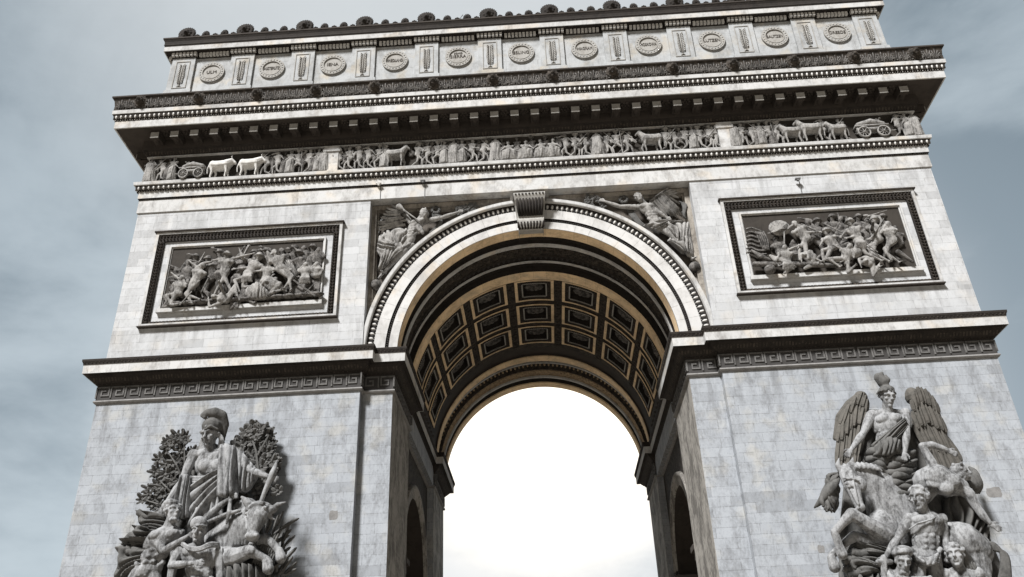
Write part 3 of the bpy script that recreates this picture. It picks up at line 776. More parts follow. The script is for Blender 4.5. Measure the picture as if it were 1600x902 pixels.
# lion masks on the cornice and the crest
VOX = []
def remeshed(name, mb, vox, mt, parent=None, it=2, fac=.5):
    """union of closed shapes -> one continuous surface"""
    o = mb.build('tmp', mt)
    md_ = o.modifiers.new('r', 'REMESH'); md_.mode = 'VOXEL'; md_.voxel_size = vox; md_.use_smooth_shade = True
    if it: s_ = o.modifiers.new('s', 'SMOOTH'); s_.factor = fac; s_.iterations = it
    dg = bpy.context.evaluated_depsgraph_get(); me = bpy.data.meshes.new_from_object(o.evaluated_get(dg))
    old = o.data; bpy.data.objects.remove(o); bpy.data.meshes.remove(old)
    me.name = name; me.polygons.foreach_set('use_smooth', [True] * len(me.polygons))
    if not me.materials: me.materials.append(mt)
    o = bpy.data.objects.new(name, me); COL.objects.link(o)
    if parent: o.parent = parent; o.matrix_parent_inverse = parent.matrix_world.inverted()
    return o
def lion(m, s=1.0):
    for k in range(16):
        w = 2 * PI * k / 16; r = .36 * s
        ball(m, (r * math.cos(w), .05 * s, r * math.sin(w)), (.11 * s, .16 * s, .11 * s), None, 6, 5)
    for k in range(10):
        w = 2 * PI * k / 10 + .2; r = .24 * s; ball(m, (r * math.cos(w), -.08 * s, .03 + r * math.sin(w)), (.1 * s, .12 * s, .1 * s), None, 6, 5)
    ball(m, (0, -.1 * s, .02), (.26 * s, .24 * s, .28 * s), None, 10, 8)
    ball(m, (0, -.33 * s, -.03 * s), (.14 * s, .14 * s, .10 * s)); ball(m, (0, -.27 * s, -.22 * s), (.11 * s, .1 * s, .06 * s))
    cap(m, (0, -.26 * s, .18 * s), (0, -.42 * s, .0), .05 * s, .06 * s)
    for q in (-1, 1):
        ball(m, (q * .11 * s, -.28 * s, .13 * s), (.08 * s, .06 * s, .035 * s)); ball(m, (q * .24 * s, -.06 * s, .3 * s), (.08 * s, .06 * s, .1 * s))
        ball(m, (q * .15 * s, -.26 * s, -.08 * s), (.08 * s, .1 * s, .1 * s))
    box(m, -.3 * s, .3 * s, .0, .3 * s, -.3 * s, .3 * s)
m = MB(); lion(m, 1.0); l0 = remeshed('lion_mask', m, .035, M_DARK2, arch, 1)
m = MB(); ball(m, (0, -.30, -.135), (.10, .10, .05), None, 8, 6); mo0 = m.build('mouth', M_DARK, l0, True)
lx = sorted([s * (1.85 + 3.675 * k) for s in (-1, 1) for k in range(7)])
pos = [(x, -2.0, 39.4, 0) for x in lx] + [(s * (HW + 2.0), 1.2 + 3.6 * k, 39.4, s * PI / 2) for s in (-1, 1) for k in range(7)]
for i, (x, y, z, rz) in enumerate(pos):
    if i == 0: l0.location = (x, y, z); continue
    c = part_copy(l0, (x, y, z), rz); q = mo0.copy(); COL.objects.link(q); q.parent = c
# crest: big masked antefixes over every pilaster, palmettes between
m = MB()
for k in range(13):
    w = PI * (k / 12) * 1.16 - .25; r = .46
    ball(m, (r * math.cos(w), .02, .42 + r * math.sin(w) * .9), (.13, .14, .13), None, 6, 5)
for k in range(9):
    w = 2 * PI * k / 9; r = .28; ball(m, (r * math.cos(w), -.1, .42 + r * math.sin(w)), (.11, .12, .11), None, 6, 5)
ball(m, (0, -.1, .4), (.24, .24, .27)); ball(m, (0, -.3, .33), (.1, .12, .09)); box(m, -.5, .5, -.1, .25, 0, .4)
for q in (-1, 1): ball(m, (q * .1, -.27, .5), (.08, .06, .04))
for k in range(15):
    w = PI * (k / 14) * 1.2 - .3; cap(m, (.42 * math.cos(w), .02, .42 + .38 * math.sin(w)), (.60 * math.cos(w), .0, .42 + .56 * math.sin(w)), .09, .045, 5)
for q_ in m.v: q_ *= np.array((1.0, 1, 1.08))
a0 = remeshed('crest_mask', m, .04, M_DARK, arch, 1)
m = MB(); box(m, -.1, .1, -.02, .12, 0, .2)
for k in range(9):
    w = PI * k / 8; tube(m, [(0, 0, .1), (.18 * math.cos(w), -.04, .14 + .22 * math.sin(w)), (.27 * math.cos(w), 0, .12 + .40 * math.sin(w))], [.04, .06, .045], 5)
a1 = m.build('crest_palmette', M_DARK, arch, True)
m = MB(); box(m, -.17, .17, -.04, .12, 0, .12)
for q in (-1, 0, 1): ball(m, (q * .1, 0, .14 + (.05 if q == 0 else 0)), (.08, .07, .09), None, 6, 5)
a2 = m.build('crest_leaf', M_DARK, arch, True)
used = {}
def put(o, x, y, z, rz=0):
    if o.name not in used: used[o.name] = 1; o.location = (x, y, z); o.rotation_euler = (0, 0, rz); return
    part_copy(o, (x, y, z), rz)
for i, x in enumerate(xs):
    put(a0, x, -.42, 46.42)
    if i < len(xs) - 1:
        g_ = xs[i + 1] - x
        for fr, o in ((.19, a2), (.34, a1), (.5, a2), (.66, a1), (.81, a2)): put(o, x + g_ * fr, -.5, 46.42)
for s in (-1, 1):
    for k in range(6):
        put(a0, s * (WA + .5), .8 + (YB - 1.6) * k / 5, 46.42, s * PI / 2)
        if k < 5:
            for fr, o in ((.34, a1), (.66, a1)): put(o, s * (WA + .56), .8 + (YB - 1.6) * (k + fr) / 5, 46.42, s * PI / 2)
m = MB(); tube(m, [(-4.0, -.4, 46.4), (-3.97, -.42, 46.7), (-3.8, -.42, 47.0)], [.03, .02, .03], 5); m.build('roof_aerial', M_LAMP, arch)

# sunk relief panels with carved frames
def relief_panel(s):
    x0, x1 = sorted((s * 22.12, s * 11.04)); z0, z1 = 24.38, 30.66
    def fr(m, a, b, c, d, w, y0, y1, top=None):
        """rectangular frame a..b by c..d of width w"""
        box(m, a, b, y0, y1, c, c + w); box(m, a, b, y0, y1, d - (top or w), d); box(m, a, a + w, y0, y1, c + w, d - (top or w)); box(m, b - w, b, y0, y1, c + w, d - (top or w))
    m = MB(); fr(m, x0, x1, z0, z1, .16, -.2, .2); root = m.build('relief_panel', M_TRIM, arch)
    m = MB(); box(m, x0 - .1, x1 + .1, -.3, .05, z1 - .02, z1 + .06); m.build('panel_edge_moulding', M_SOFF, root); m = MB(); box(m, x0 - .06, x1 + .06, -.26, .05, z0 - .04, z0 + .03); m.build('panel_edge_moulding', M_SOFF, root)
    m = MB(); w = .46
    box(m, x0 + .16, x1 - .16, -.13, .2, z1 - .16 - w, z1 - .16); 
    for q in (x0 + .16, x1 - .16 - .36): box(m, q, q + .36, -.131, .2, z0 + .16, z1 - .16 - w)
    box(m, x0 + .52, x1 - .52, -.132, .2, z0 + .16, z0 + .3); m.build('panel_leaf_band', M_DARK, root)
    m = MB(); r2 = random.Random(5)
    def leafrow(ax, a, b, c, wid):
        k = int((b - a) / .2)
        for i in range(k):
            t = a + (b - a) * (i + .5) / k
            for q in (-1, 1):
                if ax: tube(m, [(t - .06, -.14, c + q * wid * .1), (t, -.2, c + q * wid * .5), (t + .05, -.14, c + q * wid * .8)], [.02, .05, .02], 4)
                else: tube(m, [(c + q * wid * .1, -.14, t - .06), (c + q * wid * .5, -.2, t), (c + q * wid * .8, -.14, t + .05)], [.02, .05, .02], 4)
    leafrow(1, x0 + .2, x1 - .2, z1 - .16 - w / 2, .22)
    for q in (x0 + .34, x1 - .34): leafrow(0, z0 + .2, z1 - .65, q, .17)
    for i in range(52): box(m, x0 + .55 + (x1 - x0 - 1.15) * i / 52, x0 + .55 + (x1 - x0 - 1.15) * i / 52 + .12, -.18, -.13, z0 + .17, z0 + .29)
    m.build('panel_leaf_carving', M_DARK2, root)
    m = MB(); a, b, c, d = x0 + .52, x1 - .52, z0 + .3, z1 - .62
    fr(m, a, b, c, d, .62, .03, .2, .40); m.build('panel_margin', M_PANEL, root)
    m = MB(); a, b, c, d = x0 + .93, x1 - .93, 25.38, 29.72
    fr(m, a, b, c, d, .1, -.14, .2); box(m, a - .08, b + .08, -.24, .05, c - .16, c + .08); fr(m, a + .1, b - .1, c + .1, d - .1, .06, -.05, .2)
    m.build('relief_inner_frame', M_TRIM, root)
    m = MB(); box(m, a + .1, b - .1, -.003, .25, c + .1, d - .1); m.build('relief_ground', M_FGND, root)
    return root
# ================================================================== SCULPTURE
def nrm(v): v = np.array(v, float); return v / (np.linalg.norm(v) + 1e-9)
def lerp(a, b, t): return np.array(a, float) * (1 - t) + np.array(b, float) * t
FW = np.array((0, -1.0, 0))
def bend(a, b, L1, L2, side):
    """two-link joint between a and b, bent to the given side in the plane of the wall"""
    a = np.array(a, float); b = np.array(b, float); d = b - a; D = np.linalg.norm(d)
    if D > (L1 + L2) * .995: return lerp(a, b, L1 / (L1 + L2))
    x = (L1 * L1 - L2 * L2 + D * D) / (2 * D); h = math.sqrt(max(L1 * L1 - x * x, 0)); u = d / D
    p = np.cross(u, FW); return a + u * x + p * h * side
def head(m, c, hs, face=(0, -1, 0), up=(0, 0, 1), hair=0, beard=False):
    f = nrm(face); up = nrm(np.array(up) - f * (np.array(up) @ f)); l = np.cross(f, up)
    ax = (l, f, up); c = np.array(c, float); P = lambda a, b, d: c + l * a * hs + f * b * hs + up * d * hs
    ball(m, P(0, -.08, .12), (.35 * hs, .39 * hs, .40 * hs), ax, 14, 10)
    ball(m, P(0, .05, -.12), (.275 * hs, .29 * hs, .40 * hs), ax, 12, 10)
    ball(m, P(0, .25, -.43), (.12 * hs, .11 * hs, .09 * hs), ax); ball(m, P(0, .0, -.30), (.25 * hs, .24 * hs, .2 * hs), ax)
    chain(m, [P(0, .34, .13), P(0, .41, -.0), P(0, .475, -.11)], [.045 * hs, .048 * hs, .07 * hs], 6)
    ball(m, P(0, .35, -.225), (.115 * hs, .07 * hs, .03 * hs), ax, 8, 5); ball(m, P(0, .335, -.295), (.095 * hs, .065 * hs, .035 * hs), ax, 8, 5)
    for q in (-1, 1):
        chain(m, [P(q * .05, .335, .135), P(q * .16, .315, .165), P(q * .27, .22, .12)], [.05 * hs, .055 * hs, .045 * hs], 6)
        ball(m, P(q * .145, .255, .045), (.075 * hs, .06 * hs, .04 * hs), ax, 8, 6); ball(m, P(q * .19, .235, -.08), (.09 * hs, .085 * hs, .075 * hs), ax, 8, 6)
        ball(m, P(q * .05, .41, -.125), (.04 * hs, .05 * hs, .035 * hs), ax, 6, 5)
        ball(m, P(q * .34, -.04, -.02), (.04 * hs, .08 * hs, .11 * hs), ax, 6, 5)
    if hair:
        r_ = random.Random(int(abs(c[0] * 97 + c[2] * 31)) + 3)
        for k in range(34):
            w = r_.uniform(0, 2 * PI); e = r_.uniform(-.2, 1.4)
            dx, dz, dy = math.cos(w) * math.cos(e), math.sin(e), math.sin(w) * math.cos(e)
            if dy > .35 and dz < .55: continue
            ball(m, P(dx * .37, dy * .42 - .06, dz * .43 + .08), (.10 * hs, .10 * hs, .085 * hs), ax, 5, 4)
        if hair > 1:
            for q in (-1, 1):
                for k in range(3): tube(m, spline([P(q * .3, -.1, .1), P(q * (.40 + .05 * k), -.14, -.2), P(q * (.34 + .1 * k), -.1, -.55 - .12 * k)], 3), .075 * hs, 5)
    if beard:
        for k in range(9): ball(m, P(-.2 + .05 * k, .2 + .04 * math.sin(k), -.42 - .04 * (k % 3)), .09 * hs, None, 5, 4)
def hand(m, p, d, hs, side=1, curl=.35, n=FW):
    """palm, four unequal bent fingers and a thumb"""
    d = nrm(d); n = nrm(np.array(n) - d * (np.array(n) @ d)); s = np.cross(d, n) * side; p = np.array(p, float)
    ball(m, p + d * .17 * hs, (.155 * hs, .075 * hs, .20 * hs), (s, n, d), 8, 6)
    for k, L in enumerate((.26, .31, .29, .22)):
        o = p + d * .32 * hs + s * (-.115 + .077 * k) * hs
        k1 = o + d * L * .5 * hs + s * (-.02 + .015 * k) * hs; k2 = k1 + (d * (1 - curl) - n * curl) * L * .5 * hs
        cap(m, o, k1, .042 * hs, .038 * hs, 6); cap(m, k1, k2, .038 * hs, .028 * hs, 6)
    t0 = p + d * .1 * hs - s * .12 * hs; t1 = t0 + (d * .6 - s * .6) * .17 * hs; cap(m, t0, t1, .055 * hs, .045 * hs, 6); cap(m, t1, t1 + (d * .9 - s * .1) * .14 * hs, .045 * hs, .032 * hs, 6)
def foot(m, a, d, hs):
    d = nrm(d); a = np.array(a, float); cap(m, a - d * .1 * hs + np.array((0, 0, -.06 * hs)), a + d * .5 * hs + np.array((0, 0, -.12 * hs)), .14 * hs, .08 * hs, 8)
    for k in range(4): cap(m, a + d * .5 * hs + np.array((0, 0, -.13 * hs)), a + d * .62 * hs + np.array((0, 0, -.15 * hs)), .05 * hs, .04 * hs, 5)
def human(m, hd, pel, hands=(), feet=(), hs=None, face=(0, -1, 0), hair=1, elb=(None, None), kne=(None, None), hk=1.0, sh=None, fwd=FW, robe=False, nude=True, w=1.0, beard=False, headon=True, arms_side=(1, 1), leg_side=(1, -1), curl=.35, neck=None):
    """a carved figure from the places of its head, hips, hands and feet"""
    hd = np.array(hd, float); pel = np.array(pel, float)
    up = nrm(hd - pel); hs = hs or np.linalg.norm(hd - pel) / 2.95
    fwd = nrm(np.array(fwd, float) - up * (np.array(fwd) @ up)); lat = np.cross(fwd, up)          # lat: image right when facing the viewer
    nk = np.array(neck, float) if neck is not None else hd - up * .62 * hs
    if sh is None: sh = (nk - lat * .78 * hs * w - up * .28 * hs, nk + lat * .78 * hs * w - up * .28 * hs)
    sh = [np.array(q, float) for q in sh]; lat2 = nrm(sh[1] - sh[0]); tu = nrm(nk - pel); tf = nrm(np.cross(lat2, tu))
    if tf @ fwd < 0: tf = -tf
    ax = (lat2, tf, tu); ch = lerp(nk, pel, .30)
    ball(m, ch, (.76 * hs * w, .45 * hs, .72 * hs), ax, 12, 9); ball(m, lerp(nk, pel, .62), (.64 * hs * w, .38 * hs, .62 * hs), ax, 10, 8)
    ball(m, lerp(nk, pel, .95), (.68 * hs * w, .44 * hs, .48 * hs), ax, 10, 8)
    if nude:
        for q in (-1, 1):
            ball(m, ch + lat2 * q * .33 * hs * w + tf * .27 * hs + tu * .20 * hs, (.37 * hs, .22 * hs, .27 * hs), ax, 10, 8)
            ball(m, ch + lat2 * q * .60 * hs * w + tu * .0 * hs, (.2 * hs, .24 * hs, .5 * hs), ax, 8, 6)
            for k in range(3): ball(m, lerp(nk, pel, .54 + .125 * k) + lat2 * q * .16 * hs + tf * .285 * hs, (.17 * hs, .13 * hs, .125 * hs), ax, 8, 6)
            for k in range(3): ball(m, lerp(nk, pel, .48 + .09 * k) + lat2 * q * .44 * hs * w + tf * .20 * hs, (.13 * hs, .07 * hs, .06 * hs), ax, 6, 5)
            chain(m, [lerp(nk, pel, .80) + lat2 * q * .58 * hs * w + tf * .12 * hs, lerp(nk, pel, 1.05) + lat2 * q * .15 * hs + tf * .30 * hs], [.13 * hs, .1 * hs], 6)
            chain(m, [nk + lat2 * q * .08 * hs + tf * .16 * hs - tu * .12 * hs, sh[q > 0] + tf * .12 * hs + tu * .12 * hs], [.07 * hs, .06 * hs], 6)
    cap(m, nk - tu * .25 * hs, lerp(nk, hd, .75), .29 * hs, .25 * hs, 8)
    for q in (0, 1): cap(m, nk - tu * .05 * hs, sh[q], .22 * hs, .2 * hs, 8); ball(m, sh[q], (.31 * hs, .29 * hs, .33 * hs), ax)
    if headon: head(m, hd, hs * hk, face, nrm(hd - nk), hair, beard)
    for q, hn in enumerate(hands):
        if hn is None: continue
        hn = np.array(hn, float); e = np.array(elb[q], float) if elb[q] is not None else bend(sh[q], hn, 1.45 * hs, 1.2 * hs, arms_side[q] * (1 if q == 0 else -1))
        mid = lerp(sh[q], e, .45); cap(m, sh[q], mid, .25 * hs, .25 * hs); cap(m, mid, e, .25 * hs, .17 * hs)
        f1 = lerp(e, hn, .3); cap(m, e, f1, .17 * hs, .205 * hs); cap(m, f1, hn, .205 * hs, .11 * hs); hand(m, hn, hn - e, hs, 1 if q else -1, curl)
    for q, ft in enumerate(feet):
        if ft is None: continue
        ft = np.array(ft, float); hp = pel + lat2 * (-.32 if q == 0 else .32) * hs * w
        k = np.array(kne[q], float) if kne[q] is not None else bend(hp, ft, 1.95 * hs, 1.85 * hs, leg_side[q])
        mid = lerp(hp, k, .4); cap(m, hp, mid, .36 * hs, .34 * hs, 10); cap(m, mid, k, .34 * hs, .225 * hs, 10)
        c = lerp(k, ft, .3); cap(m, k, c, .22 * hs, .235 * hs); cap(m, c, ft, .235 * hs, .12 * hs)
        foot(m, ft, np.array((.45 * (1 if q else -1), -.8, 0)), hs)
    return dict(neck=nk, sh=sh, pel=pel, lat=lat2, tf=tf, hs=hs)
def cloth(m, A, B, nf=8, amp=.12, sag=.15, thick=.18, seed=1, ns=10, n=FW, wob=.5, sharp=.7, sub=9):
    """a sheet of cloth between two edges, with sharp folds running from A to B"""
    r_ = random.Random(seed); A = spline(A, 6); B = spline(B, 6); n = np.array(n, float); nt_ = nf * sub + 1
    def res(P, t):
        x = t * (len(P) - 1); i = min(int(x), len(P) - 2); return lerp(P[i], P[i + 1], x - i)
    ph = [r_.uniform(-1, 1) for _ in range(6)]; v = []; am = [r_.uniform(.45, 1.2) for _ in range(nf * 2 + 3)]
    for layer in (0, 1):
        for j in range(ns + 1):
            s = j / ns
            for i in range(nt_):
                t = i / (nt_ - 1); p = lerp(res(A, t), res(B, t), s)
                u = t * nf + wob * (math.sin(3.1 * s + 2.2 * t * PI + ph[0]) * .6 + math.sin(6 * s + 5 * t + ph[1]) * .25)
                k = int(u + 2) % len(am); fr = (u % 1.0)
                f_ = (1 - abs(2 * fr - 1) ** 2.2) * am[k] * 1.25 + .05 * math.sin(u * 6.3 * 1.7 + s * 4 + ph[2])
                edge = min(1, t * 8 + .25, (1 - t) * 8 + .25)
                off = sag * math.sin(PI * min(1, s * .95 + .05)) * edge + amp * f_ * edge
                v.append(p + n * (off if layer == 0 else -thick))
    w = nt_; H = (ns + 1) * w; f = []
    for j in range(ns):
        for i in range(nt_ - 1):
            a = j * w + i; f.append((a, a + 1, a + w + 1, a + w)); f.append((H + a, H + a + w, H + a + w + 1, H + a + 1))
    for j in range(ns):
        a = j * w; f.append((a, a + w, H + a + w, H + a)); b = a + w - 1; f.append((b, H + b, H + b + w, b + w))
    for i in range(nt_ - 1):
        f.append((i, H + i, H + i + 1, i + 1)); a = ns * w + i; f.append((a, a + 1, H + a + 1, H + a))
    m.add(v, f)
def feather(m, p, q, wd, th=.05, n=FW):
    p, q = np.array(p, float), np.array(q, float); d = nrm(q - p); n = nrm(np.array(n) - d * (np.array(n) @ d)); s = np.cross(d, n); L = np.linalg.norm(q - p)
    prof = [(0, .55), (.25, .9), (.6, 1), (.85, .85), (.96, .5), (1, .1)]; v = []
    for t, k in prof:
        c = p + d * L * t + n * (.08 * math.sin(PI * t)) * L * .3
        v += [c - s * wd * k, c + n * th * (1.5 - t * .4), c + s * wd * k, c - n * th * .6]
    f = [(0, 3, 2, 1)]
    for i in range(len(prof) - 1):
        for j in range(4): f.append((i * 4 + j, i * 4 + (j + 1) % 4, (i + 1) * 4 + (j + 1) % 4, (i + 1) * 4 + j))
    f.append(tuple((len(prof) - 1) * 4 + j for j in range(4))); m.add(v, f)
def wing(m, top, root, rows, d0=.1, sc=1.0):
    """rows of overlapping feathers; each row: start polyline, tip polyline, count, width, lift"""
    for (A, B, n, wd, lift) in rows:
        A = spline(A, 6); B = spline(B, 6)
        for k in range(n):
            t = (k + .5) / n; x = t * (len(A) - 1); i = min(int(x), len(A) - 2); y = t * (len(B) - 1); j = min(int(y), len(B) - 2)
            a = lerp(A[i], A[i + 1], x - i) + FW * lift; b = lerp(B[j], B[j + 1], y - j) + FW * lift * .5
            j_ = rnd.uniform(-.04, .04); feather(m, a + FW * .05 * (k % 2), b + FW * (.16 + .05 * (k % 2)) + np.array((j_, 0, rnd.uniform(-.10, .10))), wd * .62, .10)
def leafmass(m, poly, d0, d1, n, size, seed=3, oak=True, pxs=at):
    """a bush of carved leaves filling an outline (photo pixels, lifted off the wall)"""
    r_ = random.Random(seed); xs_ = [p[0] for p in poly]; ys_ = [p[1] for p in poly]
    def inside(x, y):
        c = False
        for i in range(len(poly)):
            x1, y1 = poly[i]; x2, y2 = poly[i - 1]
            if (y1 > y) != (y2 > y) and x < (x2 - x1) * (y - y1) / (y2 - y1) + x1: c = not c
        return c
    k = 0; tries = 0
    while k < n and tries < n * 30:
        tries += 1
        x, y = r_.uniform(min(xs_), max(xs_)), r_.uniform(min(ys_), max(ys_))
        if not inside(x, y): continue
        k += 1; c = pxs(x, y, r_.uniform(d0, d1)); n_l = r_.choice((5, 6, 7)); base = r_.uniform(0, 6)
        for q in range(n_l):
            w = base + 2 * PI * q / n_l; dr = np.array((math.cos(w), -.55 - r_.random() * .4, math.sin(w)))
            L = size * r_.uniform(.7, 1.15)
            feather(m, c, c + nrm(dr) * L, L * (.30 if oak else .22), L * .12, n=(r_.uniform(-.3, .3), -1, r_.uniform(-.1, .5)))
        ball(m, c + FW * size * .35, size * .16, None, 5, 4)
def backing(m, poly, d, y0=-.0):
    """uneven mass of stone that ties a group to the wall"""
    P = [at(x, y, d) for x, y in poly]; c = sum(P) / len(P); v = [c] + P + [np.array((p[0], y0 - .0, p[2])) for p in (at(x, y, 0) for x, y in poly)]
    n = len(poly); v[0] = c + FW * .1
    f = [(0, 1 + i, 1 + (i + 1) % n) for i in range(n)] + [(1 + i, 1 + n + i, 1 + n + (i + 1) % n, 1 + (i + 1) % n) for i in range(n)] + [tuple(1 + n + i for i in reversed(range(n)))]
    m.add(v, f)
def zf(ox, oy, k): return lambda x, y, d: at(ox + x / k, oy + y / k, d)
# ------------------------------------------------------------------ left group: helmeted standing woman, soldier, bull
PEDX = {}
def pedestal(cx, name='pedestal'):
    m = MB(); box(m, cx - 4.3, cx + 4.3, -2.7, -.003, 0, 1.0); box(m, cx - 4.0, cx + 4.0, -2.5, -.003, 1.0, 4.6); box(m, cx - 4.3, cx + 4.3, -2.8, -.003, 4.6, 5.0)
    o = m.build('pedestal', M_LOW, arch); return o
pedestal(-15.6); pedestal(15.6)
gl = empty('sculpture_group', (-15.6, -1.2, 5.0))
gl['label'] = 'grey stone group of a helmeted standing woman, bare-chested soldier and bull, on the left pier'; gl['category'] = 'sculpture'; gl['group'] = 'high relief groups on the front piers'
Z1, Z2, Z3, Z4 = zf(210, 630, 6.44), zf(330, 630, 6.44), zf(180, 762, 6.44), zf(310, 762, 6.44)
def px(x, y, d): return at(x, y, d)
# mass of stone behind the figures
m = MB(); backing(m, [(300, 700), (285, 740), (262, 790), (232, 830), (215, 870), (200, 930), (200, 1040), (430, 1040), (425, 930), (415, 880), (412, 830), (395, 790), (372, 740), (352, 700), (330, 690)], .75)
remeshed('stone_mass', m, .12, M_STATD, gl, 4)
# the standing woman
m = MB()
human(m, px(327.5, 681, 1.55), px(322, 778, 1.2), (px(256, 793, 1.7), px(420, 745, 2.1)), (), hs=1.0, face=(-.12, -1, -.2), hair=2, hk=1.16,
      elb=(px(285, 752, 1.5), px(392, 736, 1.8)), sh=(px(302, 712, 1.25), px(361, 706, 1.25)), nude=False, neck=px(331, 704, 1.3))
r_ = random.Random(2)
for k in range(54):
    a, b = r_.uniform(-1, 1), r_.uniform(-1, 1); ball(m, px(330 + a * 20, 722 + b * 15, 1.68 - .3 * a * a), (.13, .08, .12), None, 6, 5)
for q in (-1, 1): ball(m, px(330 + q * 10, 728, 1.62), (.36, .26, .34), None, 10, 8)
w1 = remeshed('standing_woman', m, .034, M_STAT, gl, 1)
m = MB()
ball(m, px(331, 667, 1.5), (.50, .52, .46), None, 12, 8)
chain(m, [px(320, 672, 1.9), px(329, 666, 2.05), px(340, 671, 1.9)], [.06, .09, .06])
chain(m, [px(317, 649, 1.9), px(324, 645, 1.85), px(336, 645, 1.7), px(346, 650, 1.5), px(350, 664, 1.3), px(349, 684, 1.15)], [.14, .2, .28, .30, .27, .12], 10, .7)
for k in range(22):
    t = k / 21; p = spline([px(316, 651, 1.95), px(330, 640, 1.8), px(347, 643, 1.5), px(354, 662, 1.25), px(351, 688, 1.1)], 6); q = p[int(t * (len(p) - 1))]; c = px(335, 662, 1.6)
    cap(m, lerp(q, c, .15), q, .09, .05, 5)
remeshed('helmet', m, .04, M_STATD, w1, 1)
m = MB()
cloth(m, [px(343, 699, 1.6), px(352, 695, 1.75), px(362, 697, 1.75), px(372, 702, 1.6)], [px(338, 775, 1.9), px(349, 778, 2.0), px(360, 777, 2.0), px(371, 771, 1.85)], 3, .26, .12, .2, 3, 12, wob=.25)
cloth(m, [px(364, 700, 1.4), px(378, 706, 1.5), px(392, 722, 1.65), px(405, 738, 1.8)], [px(366, 762, 1.2), px(376, 770, 1.35), px(388, 766, 1.5), px(399, 750, 1.7)], 5, .26, .12, .2, 5, 10, wob=.3)
cloth(m, [px(299, 758, 1.3), px(296, 780, 1.3), px(293, 805, 1.2), px(290, 845, 1.2)], [px(342, 734, 1.7), px(347, 740, 1.75), px(348, 750, 1.7), px(346, 766, 1.65)], 4, .28, .14, .25, 8, 12, wob=.25)
for k in range(3): tube(m, spline([px(297, 746 + k * 4, 1.45), px(318, 746 + k * 3, 1.75), px(343, 736 + k * 3, 1.7)], 4), .09, 6)
cloth(m, [px(300, 805, 1.2), px(322, 785, 1.35), px(347, 762, 1.6)], [px(286, 850, 1.1), px(318, 850, 1.2), px(350, 840, 1.4)], 5, .26, .1, .2, 11, 10, wob=.3)
cloth(m, [px(283, 746, 1.5), px(293, 742, 1.65), px(301, 748, 1.5)], [px(270, 800, 1.4), px(282, 812, 1.6), px(298, 808, 1.45)], 4, .24, .1, .2, 13, 10, wob=.25)
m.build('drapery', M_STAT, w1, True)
m = MB(); chain(m, [px(433, 720, 2.2), px(426, 740, 2.25), px(414, 768, 2.2), px(405, 792, 2.1)], [.05, .17, .12, .1], 8)
remeshed('staff', m, .04, M_STAT, w1, 1)
# foliage
m = MB(); leafmass(m, [(276, 676), (290, 674), (302, 690), (303, 712), (296, 740), (283, 765), (262, 792), (244, 796), (228, 789), (222, 776), (232, 764), (236, 745), (246, 728), (252, 708), (262, 692)], .45, .95, 88, .42, 4, False)
for a, b in (((288, 690), (283, 770)), ((262, 705), (284, 745)), ((243, 745), (272, 775)), ((228, 782), (260, 790))): tube(m, [px(*a, 1.05), px((a[0] + b[0]) / 2 + 3, (a[1] + b[1]) / 2 + 2, 1.2), px(*b, 1.0)], [.03, .05, .06], 5)
m.build('laurel_branches', M_STATD, gl, False)
m = MB(); leafmass(m, [(355, 690), (372, 682), (382, 668), (396, 668), (406, 664), (418, 664), (426, 676), (426, 700), (430, 712), (443, 730), (441, 750), (440, 768), (424, 780), (404, 776), (396, 740), (380, 706), (362, 698)], .4, 1.0, 78, .46, 9, True)
tube(m, [px(392, 680, 1.1), px(400, 705, 1.2), px(404, 740, 1.2)], [.04, .06, .07], 5); tube(m, [px(420, 680, 1.1), px(402, 712, 1.2)], [.04, .06], 5)
m.build('oak_branches', M_STATD, gl, False)
# man in a cap leaning in from the left
m = MB()
human(m, px(271, 802, 2.0), px(228, 895, 1.7), (px(294, 838, 2.4), px(250, 1000, 1.5)), (px(205, 1010, 1.5), px(260, 1050, 1.5)), hs=.95, face=(.75, -.75, .25), hair=1,
      elb=(px(255, 862, 2.3), None), sh=(px(243, 838, 1.9), px(279, 836, 1.8)), neck=px(266, 820, 1.95), beard=True, hk=1.08, w=1.1)
ball(m, px(268, 788, 1.9), (.4, .42, .25), None, 10, 6); chain(m, [px(262, 792, 1.9), px(284, 796, 1.5)], [.3, .2])
remeshed('leaning_man', m, .034, M_STAT, gl, 1)
# soldier
m = MB()
human(m, px(311, 831, 2.5), px(312, 918, 2.1), (px(303, 880, 2.85), px(344, 925, 2.2)), (px(290, 1055, 2.0), px(340, 1055, 2.0)), hs=.96, face=(.05, -1, -.1), hair=0,
      elb=(px(267, 884, 2.4), px(344, 892, 2.2)), sh=(px(281, 860, 2.15), px(341, 862, 2.15)), neck=px(310, 851, 2.2), w=1.08)
so_ = remeshed('soldier', m, .034, M_STAT, gl, 1)
m = MB(); ball(m, px(311, 819, 2.45), (.40, .44, .36), None, 12, 8); chain(m, [px(299, 822, 2.65), px(311, 821, 2.95), px(323, 822, 2.65)], [.05, .06, .05])
remeshed('helmet', m, .04, M_STAT, so_, 1)
m = MB()
for k in range(3): tube(m, spline([px(284, 848 + k * 1.5, 2.35), px(297, 855 + k * 2, 2.75), px(312, 856 + k * 2, 2.85), px(328, 849 + k * 2.5, 2.75), px(342, 850 + k * 2, 2.35)], 4), .07, 6)
cloth(m, [px(338, 850, 2.3), px(348, 856, 2.2), px(352, 864, 2.1)], [px(338, 960, 1.9), px(350, 965, 1.8), px(358, 960, 1.8)], 3, .14, .1, .2, 6, 10); m.build('cloak', M_STAT, so_, True)
